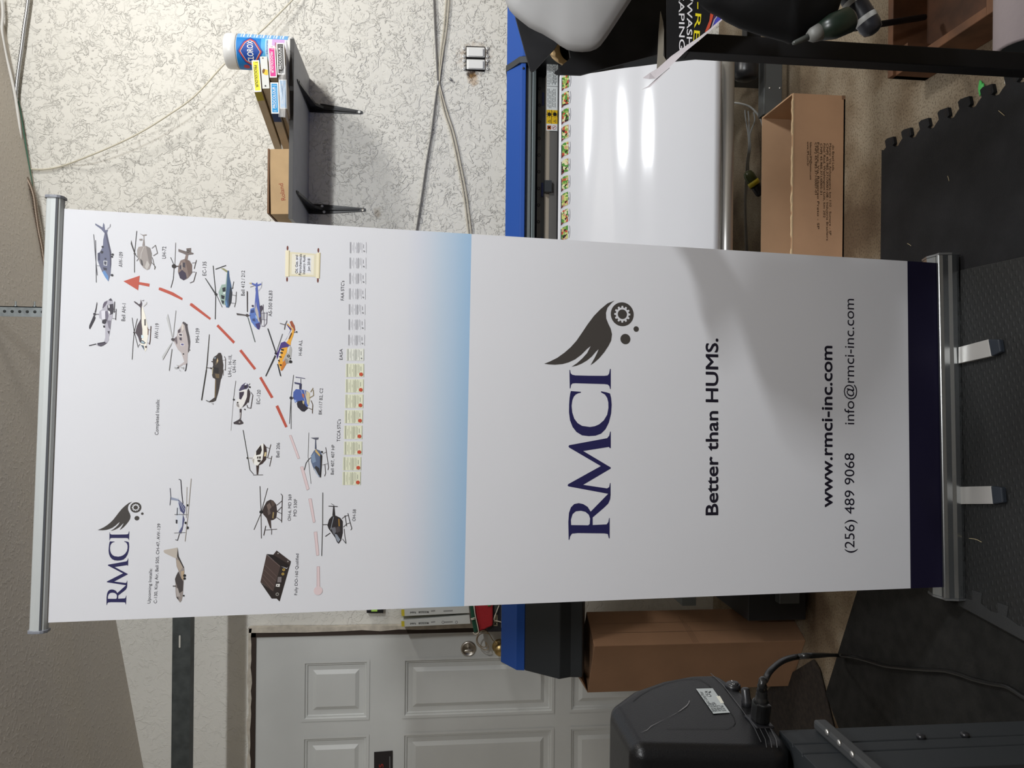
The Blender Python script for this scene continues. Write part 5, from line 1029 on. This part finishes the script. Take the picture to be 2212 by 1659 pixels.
picture('helicopter_picture', 'yellow and purple helicopter picture with a grey belly', 'e4', '''
P e0a23a 740,1370 770,1290 790,1180 830,1130 870,1080 910,1000 935,930 960,950 945,1010 915,1090 905,1150 870,1160 850,1260 850,1310 850,1380 800,1470 780,1480 760,1430
P 4a3a7a 720,1250 745,1210 780,1110 830,1090 880,1130 905,1145 900,1160 790,1180 770,1200 740,1300 725,1330
P d9a24a 870,850 915,900 950,930 925,940 855,870
P 4a3a7a 850,865 865,870 920,925 915,940 880,1000 830,1090 850,1060 905,945
P 9a5238 895,830 925,815 960,880 970,940 955,960 945,920 915,890
P aaa8a4 890,1145 915,1160 925,1200 915,1300 890,1380 840,1390 800,1350 860,1230
P c9c7c4 885,1150 900,1160 880,1250 862,1240
P c0742f 800,1380 845,1310 850,1390 800,1475 775,1480
P 8d8a86 830,1330 860,1320 890,1370 845,1390
P 26211f 780,1190 820,1195 815,1215 780,1210
P 26211f 770,1230 805,1235 803,1255 770,1250
P 26211f 755,1285 790,1290 785,1310 755,1300
P 26211f 735,1340 760,1335 765,1370
P 26211f 760,1395 790,1395 785,1420 765,1410
O 1c1a1a 880,1285 18
O c8c0b0 880,1285 7
O 1c1a1a 908,1360 20
O 1c1a1a 905,1318 9
L 2a2222 7 950,970 990,965
O 222222 988,965 10
L 4a4446 8 765,850 835,870 860,815
L 4a4446 8 835,870 825,935
L 26262a 12 605,920 715,1250
L 26262a 6 800,990 720,1230
P 26262a 700,1270 712,1285 580,1555 572,1550 640,1400
L 26262a 12 735,1390 775,1550
O 2a2230 712,1250 16
P 5a3a20 880,1060 890,1060 925,980 915,975''')
picture('helicopter_picture', 'dark olive helicopter picture with a long two blade rotor', 'e5', '''
P 3b3431 480,545 510,545 530,590 535,650 548,720 540,820 525,900 510,930 490,1050 470,1130 440,1230 400,1250 345,1255 345,1240 420,1185 425,1100 430,920 395,900 385,860 385,770 400,730 395,640 415,600 450,580
P 6b5a42 430,930 445,930 440,1180 420,1190
P 6b5a42 430,845 490,850 490,910 440,905
P 24201f 415,750 480,760 480,840 415,830
P 8a97a0 425,600 440,615 430,635 415,625
P c9b28a 465,620 475,660 460,700 455,650
P cfc4a4 395,760 402,760 390,860 385,850
P 8a7a60 445,660 455,660 445,720 440,720
O 6b5a42 450,870 16
L 3f3530 7 560,595 580,630 577,800
L 3f3530 6 545,790 545,870
L 3f3530 4 535,655 578,645
L 3f3530 4 545,790 578,785
L 3a332e 8 300,755 380,765
O 3a332e 370,765 12
O 3a332e 385,670 9
P 2d2a26 343,280 350,280 318,720 306,720
P 2d2a26 296,790 310,795 242,1225 228,1225
L 2d2a26 9 312,710 302,800
L 444444 10 300,1225 350,1250
P aaaaaa 370,1260 405,1265 400,1285 375,1270''')
picture('helicopter_picture', 'white and dark helicopter picture with a finned tail', 'e5', '''
P dcd9d6 780,1090 840,1060 890,1080 890,1160 860,1260 810,1330 780,1350 730,1310 735,1250 770,1190
P 3a3034 905,1050 930,1100 925,1160 910,1240 870,1290 820,1330 850,1270 885,1180 890,1090
P 4a4560 770,1080 810,1010 860,975 895,990 910,1030 880,1060 830,1075 780,1095
P d8d8e0 860,985 885,985 880,1005 850,1010
P 2c2630 850,1010 890,1010 880,1050 845,1050
P 3a3140 775,1110 845,1100 840,1140 800,1215 775,1205
P 3f3438 780,1350 810,1350 800,1490 780,1490
P e0dcd8 786,1400 795,1400 791,1480 784,1480
P 40383c 690,1545 770,1500 790,1490 835,1545 830,1560 780,1575 700,1565
O 8a8480 780,1540 12
P 8f8a8a 735,1270 770,1280 775,1330 740,1310
O 3a3434 752,1258 12
L 555555 5 725,945 690,1220
L 999999 4 690,1220 655,1659
O 333333 697,1215 14
L 3a3030 8 940,1110 970,1150 940,1340 895,1330 885,1290
L 3a3030 7 930,1120 905,1260
O 333333 855,1355 10
L 333333 7 905,1010 930,985
O 222222 925,1035 13''')
picture('helicopter_picture', 'white helicopter picture with large dark windows', 'c7', '''
P e3e0da 1705,1560 1735,1490 1770,1430 1805,1405 1830,1440 1840,1490 1830,1560 1790,1600 1745,1620 1715,1600
P 3a2c28 1810,1405 1838,1440 1842,1490 1835,1560 1800,1600 1750,1625 1800,1560 1810,1500
P 2f2624 1740,1480 1785,1420 1795,1470 1780,1510 1740,1520
P 3a302c 1750,1532 1764,1530 1762,1552 1748,1552
P 3a302c 1770,1530 1785,1530 1784,1552 1768,1552
P 3a302c 1752,1562 1785,1562 1780,1586 1755,1582
P c9b58a 1822,1490 1840,1490 1835,1530 1815,1530
P 3a2c28 1740,1615 1768,1620 1758,1703 1745,1703
L 4a4440 5 1711,1708 1805,1706
L 3a3a38 6 1615,1278 1660,1535 1680,1659 1715,1700
L b0a8a0 8 1655,1545 1705,1545
O 3a3a38 1657,1545 9
L 3a302c 5 1880,1415 1850,1540
L 3a302c 5 1890,1525 1868,1625
L 3a302c 4 1835,1440 1868,1455
L 3a302c 4 1835,1540 1885,1550
P b8b2aa 1700,1560 1720,1550 1715,1600''')
picture('helicopter_picture', 'blue helicopter picture with cream stripes and a dark nose', 'c8', '''
P 4a5ea0 740,370 770,335 840,340 890,350 935,380 930,500 900,560 850,480 800,480 760,500 735,430
P c9bd9a 890,355 935,380 940,450 920,540 900,500 895,430
P 2e2a33 790,480 850,470 890,540 920,560 870,605 840,600 790,550 780,510
L 9fa8c0 6 830,345 880,480
L d8cfb0 6 870,350 910,500
P b06a4a 840,390 870,395 870,440 850,430
P 8fa4d4 745,460 775,465 775,495 755,490
P c9b98a 850,470 870,480 865,520 850,500
P 3a3a52 810,335 810,280 840,270 835,340
P 3f3f5e 750,250 830,265 830,285 755,270
L 3a3a50 5 828,265 828,210
P 5d5a72 765,185 880,205 878,212 765,195
L 333333 5 742,165 710,440 692,750
L 333333 5 712,440 712,810
O 2b2630 712,440 18
L 2b2630 10 715,440 745,440
L 8a7a55 7 975,320 945,370
L 8a7a55 7 930,440 980,410 975,340
L 5a4a38 7 950,470 970,520 965,625
L 5a4a38 7 920,560 970,580''')
picture('helicopter_picture', 'slate blue helicopter picture with long skids', 'c8', '''
P 5d6a84 950,1130 985,1070 1010,1050 1060,1070 1085,1130 1080,1200 1070,1300 1050,1390 1010,1340 970,1260 950,1200
P 2a2626 1060,1110 1085,1130 1080,1250 1070,1390 1055,1390 1060,1250
P 39383c 980,1290 1010,1250 1050,1280 1060,1370 1030,1360
P 7d8fa8 950,1140 990,1090 1010,1200 970,1220
P c9a868 1005,1050 1060,1120 1055,1140 1000,1080
P aab4c4 985,1290 995,1280 1050,1380 1040,1385
P 55586a 995,1050 1000,940 1010,940 1015,1050
P 5a5a66 945,915 1040,912 1035,935 1005,940
L 555555 4 923,855 915,1140 950,1465
L 3a3636 7 915,1180 950,1150
L 333333 7 870,1300 890,1220 920,1175
L 3a3030 6 1125,1030 1160,1270 1150,1300
L 3a3030 6 1115,1230 1125,1340 1110,1375
L 3a3030 4 1085,1110 1130,1085
L 3a3030 4 1085,1240 1150,1225
O 222222 1080,1085 12''')
picture('helicopter_picture', 'dark rounded helicopter picture with splayed skids', 'd2', '''
P 3a302e 385,470 420,405 465,382 500,395 535,440 545,520 535,600 500,625 470,630 420,605 380,560 365,520
P 6e5f58 420,450 455,420 480,470 440,520
P 54463f 470,395 500,400 520,440 490,470
P 9a8558 495,530 510,535 500,610 488,600
P 5d524e 430,520 460,500 470,550 440,570
P 3f3431 420,605 470,630 475,730 462,725
L 3a302e 9 385,810 410,695
L 3a302e 6 405,745 545,735
L 3a302e 6 480,730 478,800
L 3f3b38 7 340,222 352,510 357,845
L 3f3b38 6 432,245 360,510
L 3f3b38 6 350,550 268,742
O 222222 355,530 20
L 332a28 7 590,312 608,335 605,400 598,655
L 332a28 6 540,450 605,395
L 332a28 6 545,525 598,470
L 332a28 6 545,525 600,550
L 332a28 6 540,595 598,635''')
picture('helicopter_picture', 'black helicopter picture with a gold stripe', 'd2', '''
P 2e2a2c 1145,690 1165,620 1200,580 1250,575 1300,600 1330,640 1330,780 1310,870 1280,910 1260,890 1240,840 1190,770 1160,730
P 6a6a70 1190,720 1240,710 1250,770 1220,800
P 8a8f9a 1230,790 1260,800 1300,860 1275,895 1250,850
P 4a4446 1240,720 1290,700 1300,760 1260,780
P 9a7438 1275,610 1290,615 1295,700 1280,700
L 9aa0a8 6 1220,590 1185,740
P 2e2a2c 1205,575 1215,455 1228,455 1240,580
L 2e2a2c 9 1160,460 1268,465
L 2e2a2c 5 1190,430 1225,450
L 3a3636 8 1085,682 1145,680
L 33312f 7 1090,298 1088,680 1077,1055
L 2e2a2c 8 1180,780 1120,822
L 2a2626 7 1390,545 1415,650 1437,725 1425,745
L 2a2626 6 1345,730 1355,830 1368,905
L 2a2626 6 1320,610 1355,580 1390,570
L 2a2626 6 1335,710 1380,670 1415,660
L 2a2626 6 1325,850 1365,905
L 2a2626 6 1355,570 1375,700''')
picture('aeroplane_picture', 'grey transport aeroplane picture with a tall tail fin', 'd1', '''
P 8f8681 1105,1080 1130,1060 1160,1110 1205,1200 1208,1240 1200,1330 1195,1420 1190,1520 1175,1590 1155,1612 1140,1590 1110,1550 1102,1480 1100,1400 1105,1330 1140,1240 1115,1180
P b5aca2 965,985 1125,955 1130,1060 1105,1085 970,1020 958,1000
P a89a8c 1110,1100 1150,1110 1190,1190 1150,1240 1120,1180
P 3a3534 1128,960 1140,1060 1205,1195 1195,1200 1120,1060
P 46403f 1135,1240 1110,1290 1095,1330 1100,1370 1115,1400 1130,1480 1150,1500 1190,1470 1195,1360 1170,1320
P b09a80 1165,1240 1205,1230 1200,1340 1175,1330
P a8a09c 1105,1440 1130,1440 1160,1540 1120,1540
O 222222 1210,1290 16
O 222222 1210,1325 14
O 333333 1200,1530 10
L 4a4444 11 1070,1415 1110,1415
P 3a3634 1115,1550 1130,1545 1140,1575 1125,1570''')
picture('aeroplane_picture', 'white and navy twin propeller aeroplane picture', 'd1', '''
P c9cdd6 1125,350 1135,360 1150,450 1150,560 1175,560 1195,600 1195,660 1185,740 1160,790 1140,760 1130,650 1110,580 1115,500 1130,450
P 8f96aa 1040,350 1130,375 1140,400 1050,385
L 3a3848 7 1037,245 1045,350 1035,450
P 4a4c70 1135,380 1160,400 1220,470 1215,520 1200,560 1185,540 1160,520 1140,430
L d0d4e0 3 1140,400 1200,520
L d0d4e0 3 1150,395 1212,500
P 56587a 1190,560 1210,620 1195,680 1185,740 1165,790 1140,770 1180,700
L 2d2d35 8 1125,480 1120,570
P 2d2d35 1105,620 1125,625 1120,670 1105,665
L 33303a 8 1140,140 1165,148 1175,300 1190,430
L 33303a 7 1150,785 1125,870 1100,860
L 555555 5 1085,780 1225,775
L 555555 6 1090,560 1250,560
O 222222 1245,450 12
O 222222 1225,660 14
O 222222 1243,718 16
L a8a29a 7 1288,130 1250,560 1215,880
L b0aaa2 5 1238,230 1228,600''')
picture('electronic_box_picture', 'dark ribbed electronic box picture with gold connectors', 'd2', '''
P 4a3c38 345,1368 420,1035 585,1175 500,1480
P 2d2624 585,1175 660,1210 700,1160 575,1600 540,1565 480,1565 345,1370 500,1480
P 221c1b 420,1032 500,1040 540,990 710,1120 700,1165 660,1200 585,1175
P 3a302d 500,1040 540,990 710,1120 690,1160
L 6b5a54 4 400,1160 540,1300
L 6b5a54 4 390,1220 530,1355
L 6b5a54 4 375,1270 510,1415
L 6b5a54 4 365,1310 495,1470
L 7a6a64 4 425,1045 580,1180
O a09c98 557,1025 8
O a09c98 675,1120 8
O b89a50 625,1220 16
O b89a50 615,1270 16
O 5a4820 625,1220 8
O 5a4820 615,1270 8
O 8a8680 548,1512 20
O 3a3634 548,1512 11
P d8d4d0 535,1390 580,1388 575,1425 530,1420
O 333333 553,1406 7
P 777070 555,1305 600,1305 595,1370 548,1370''')
# ---- dashed arrow
red = ink('b3503f'); pk = ink('d6c2c3'); po = ink('b09496'); ar = MB()
def cpoly(crop, s_, m, off=O1): ox, oy, sc_ = CR[crop]; ar.poly(BP, [BP.pix(ox+p[0]*sc_, oy+p[1]*sc_) for p in pp(s_)], m, off)
cpoly('c5', '915,918 1070,865 1055,1005', red); cpoly('c5', '1062,925 1165,942 1160,970 1060,950', red)
for s_ in ('1255,978 1275,980 1390,1025 1480,1080 1475,1100 1360,1045 1250,1000', '1555,1128 1570,1128 1750,1270 1740,1288 1548,1148', '1820,1330 1980,1495 1965,1515 1803,1348'): cpoly('c5', s_, red)
for s_ in ('1600,508 1740,690 1720,703 1578,522', '1790,767 1905,965 1882,975 1770,782', '1950,1040 2040,1245 2018,1255 1925,1052'): cpoly('c7', s_, red)
for c_, s_ in (('c8', '690,890 715,885 815,1160 790,1165'), ('c8', '822,1265 855,1257 928,1525 900,1542'), ('d2', '920,375 955,370 1000,650 975,657'), ('d2', '985,770 1020,765 1045,1045 1015,1050'), ('d2', '1020,1182 1052,1180 1055,1450 1018,1450')):
    cpoly(c_, s_, pk); ox, oy, sc_ = CR[c_]; q = [BP.pix(ox+p[0]*sc_, oy+p[1]*sc_) for p in pp(s_)]; ar.line(BP, q+[q[0]], .0005, po, O1*1.5)
ar.disc(BP, BP.pix(500+1035*.18083, 1010+1470*.18083), .0092, pk, O1*2)
tag(ar.build('dashed_arrow', fab, weld=False), 'red dashed arrow fading to pink at its round tail')
# ---- scroll
sc2 = MB(); ox, oy, sc_ = CR['c6']; fz = lambda s_: [BP.pix(ox+p[0]*sc_, oy+p[1]*sc_) for p in pp(s_)]
sc2.poly(BP, fz('1085,405 1365,425 1360,665 1080,655'), ink('d6ceb2'), O1); sc2.poly(BP, fz('1110,425 1340,440 1335,645 1105,635'), ink('dfdaca'), O1*1.3); sc2.poly(BP, fz('1150,450 1310,460 1305,625 1150,620'), ink('dadbe0'), O1*1.6)
for a in ('1042,390 1085,388 1080,662 1038,662', '1365,415 1405,412 1395,680 1358,678'): sc2.poly(BP, fz(a), ink('e4dbbf'), O1*2)
for a in ('1075,392 1085,390 1080,660 1073,660', '1392,415 1405,413 1396,679 1386,678'): sc2.poly(BP, fz(a), ink('c4b894'), O1*2.3)
mmm = sc_*math.dist(BP.pix(600, 800), BP.pix(600, 801))
for a in ((1063, 365), (1058, 690), (1383, 388), (1378, 700)): sc2.disc(BP, BP.pix(ox+a[0]*sc_, oy+a[1]*sc_), 25*mmm, ink('6d3a30'), O1, 9*mmm, 12)
for t_, a, b_ in (('Oil, Gas, and', (643, 590.6), (643.4, 551.1)), ('Petrochemicals', (650.6, 594.2), (651.7, 549)), ('Industry Audit', (658.8, 592), (659.5, 551)), ('Jun 2018', (669.3, 585.8), (670, 558.8))): sc2.tpx(BP, t_, a, b_, 5.2, ink('35343c'), O1*3)
tag(sc2.build('scroll_picture', fab, weld=False), 'parchment scroll picture with four lines of text')
# ---- certificates
rr = random.Random(4)
def cert(x0, x1, y0, y1, paper, colr, dot, lab):
    g = MB(); W = x1-x0
    if paper: g.ppix(BP, [(x0, y0), (x1, y0), (x1-.6, y1), (x0-.6, y1)], ink(paper), O1)
    L_ = ((.05, .02, .98, .6), (.10, .02, .98, .9), (.20, .25, .75, .4), (.27, .05, .95, .4), (.36, .40, .62, .4), (.42, .06, .96, .5), (.48, .10, .96, .5), (.53, .04, .98, .7), (.58, .1, .9, .5), (.66, .05, .7, .5), (.73, .1, .95, .4), (.82, .22, .55, 1.0), (.97, .02, 1, .6))
    for t, a, b_, wd in L_: g.line(BP, [BP.pix(x0+W*t, y0+(y1-y0)*b_), BP.pix(x0+W*t, y0+(y1-y0)*a)], wd*.00085, ink(colr), O1*2)
    if dot: g.disc(BP, BP.pix(x0+W*.83, y1-(y1-y0)*.2), .0040, ink('c05038'), O1*3)
    else: g.disc(BP, BP.pix(x0+W*.84, y0+(y1-y0)*.80), .0016, ink('8a8a8e'), O1*3)
    tag(g.build('certificate_picture', fab, weld=False), lab)
for a, b_ in ((300, 420), (460, 580), (620, 740), (780, 900), (945, 1060), (1100, 1218), (1262, 1378)): k = (a-300)*.018; cert(400+(1703-k)*.20796, 400+(1885-k)*.20796, 460+a*.20796, 460+b_*.20796, None, '929298', False, 'small white certificate with grey lines')
cert(400+1675*.20796, 400+1860*.20796, 460+1410*.20796, 460+1535*.20796, 'd9dad0', '7d7f7c', False, 'small pale grey certificate')
for (a, b_), x in zip(((30, 190), (215, 375), (398, 560), (585, 742), (770, 930), (960, 1118), (1145, 1305), (1320, 1480)), (1366, 1362, 1357, 1352, 1345, 1344, 1332, 1327)): cert(500+x*.18083, 500+(x+220)*.18083, 780+a*.18083, 780+b_*.18083, 'd9dac2', '85867a', True, 'small cream certificate with a red seal')
# ---- top bar, cassette, pole, feet
M_bar = mat('satin_aluminium', (.50, .52, .515), .6, .25, bump=.0); M_cap = mat('end_cap_grey', (.22, .23, .26), .4)
tl = BP.pix(85, 1366); tr_ = BP.pix(120, 424); zt0 = BP.pix(135, 450)[1]; zt1 = max(BP.pix(104, 430)[1], BP.pix(67, 1360)[1]); zt0 = (BP.pix(137, 440)[1]+BP.pix(102, 1350)[1])/2; zt1 = (BP.pix(101, 430)[1]+BP.pix(65, 1360)[1])/2
def bpt(a, b_, o): return BP.p3(a, b_, o)
sec = [(zt0, .004), (zt0+.003, .009), (zt0+.008, .0115), (zt1-.012, .0115), (zt1-.003, .009), (zt1, .003), (zt1, -.006), (zt1-.004, -.010), (zt0, -.010)]
MB().prism([bpt(tl[0]+.004, b_, o) for b_, o in sec], EX*(tr_[0]-tl[0]-.008), M_bar).build('top_bar', ban, .001)
MB().prism([bpt(tl[0]+.006, b_, o) for b_, o in ((zt0+.006, .0118), (zt0+.0095, .0124), (zt0+.0105, .0118))], EX*(tr_[0]-tl[0]-.012), mat('bar_groove', (.07, .075, .085), .4)).build('bar_groove', ban)
sec2 = [(zt0-.003, .005), (zt0+.002, .012), (zt0+.008, .0145), (zt1-.010, .0145), (zt1, .011), (zt1+.003, .003), (zt1+.003, -.012), (zt0-.003, -.012)]
for a in (tl[0], tr_[0]-.006): MB().prism([bpt(a, b_, o) for b_, o in sec2], EX*.006, M_cap).build('bar_end_cap', ban, .001)
fl_ = .0205
a0 = (atz(2080, 1295, fl_)-BC).dot(bx_); a1 = (atz(2067, 548, fl_)-BC).dot(bx_); yf = (atz(2079, 920, fl_)-BC).dot(by_); zf = .074
def loc(a, y, z): return BC+bx_*a+by_*y+Vector((0, 0, z))
prof = [(yf, fl_), (yf-.004, fl_+.010), (yf-.004, fl_+.022), (yf, fl_+.030), (yf+.001, zf-.010), (yf+.004, zf-.002), (yf+.006, zf), (yf+.012, zf), (yf+.012, zf-.02), (yf+.020, zf-.02), (yf+.020, zf-.004), (yf+.050, zf), (yf+.085, zf-.012), (yf+.105, fl_+.020), (yf+.105, fl_)]
M_cas = mat('cassette_aluminium', (.42, .44, .45), .25, .95)
MB().prism([loc(a0+.005, y, z) for y, z in prof], bx_*(a1-a0-.010), M_cas).build('cassette', ban, .0012)
for a in (a0, a1-.005): MB().prism([loc(a, y+(.001 if y > yf+.05 else -.001), z+(.001 if z > .04 else 0)) for y, z in (prof[0], prof[2], prof[5], prof[10], prof[11], prof[12], prof[13], prof[14])], bx_*.005, mat('cassette_end', (.33, .34, .35), .3, .8)).build('cassette_end', ban)
pk_ = [loc(0, yf+.06, .05), BP.p3(0, zt0+.01, -.022)]; MB().tube(pk_, .008, M_alu, 12, 1).build('support_pole', ban)
M_foot = mat('foot_aluminium', (.62, .60, .57), .4, .5); M_fc = mat('foot_cap', (.022, .027, .036), .4)
for q1, q2 in ((((2070, 750), (2134.4, 733), (2140.6, 769.5), (2070, 785.5)), ((2133.5, 732.5), (2157, 733), (2161.5, 760), (2141, 770.5))), (((2070, 1051.5), (2140, 1050), (2143.7, 1088.6), (2070, 1089)), ((2139.5, 1049.5), (2163, 1053), (2166, 1086), (2144, 1089.5)))):
    A_ = [atz(*p, fl_+.012) for p in q1]; b = MB().prism([Vector((p.x, p.y, fl_)) for p in A_], (0, 0, .012), M_foot); fo = b.build('foot', ban, .001)
    A_ = [atz(*p, fl_+.013) for p in q2]; MB().prism([Vector((p.x, p.y, fl_-.0003)) for p in A_], (0, 0, .0135), M_fc).build('foot_cap', fo, .003)
# ================================================================ tidy
for o in bpy.data.objects:
    if '_o' in o: del o['_o']
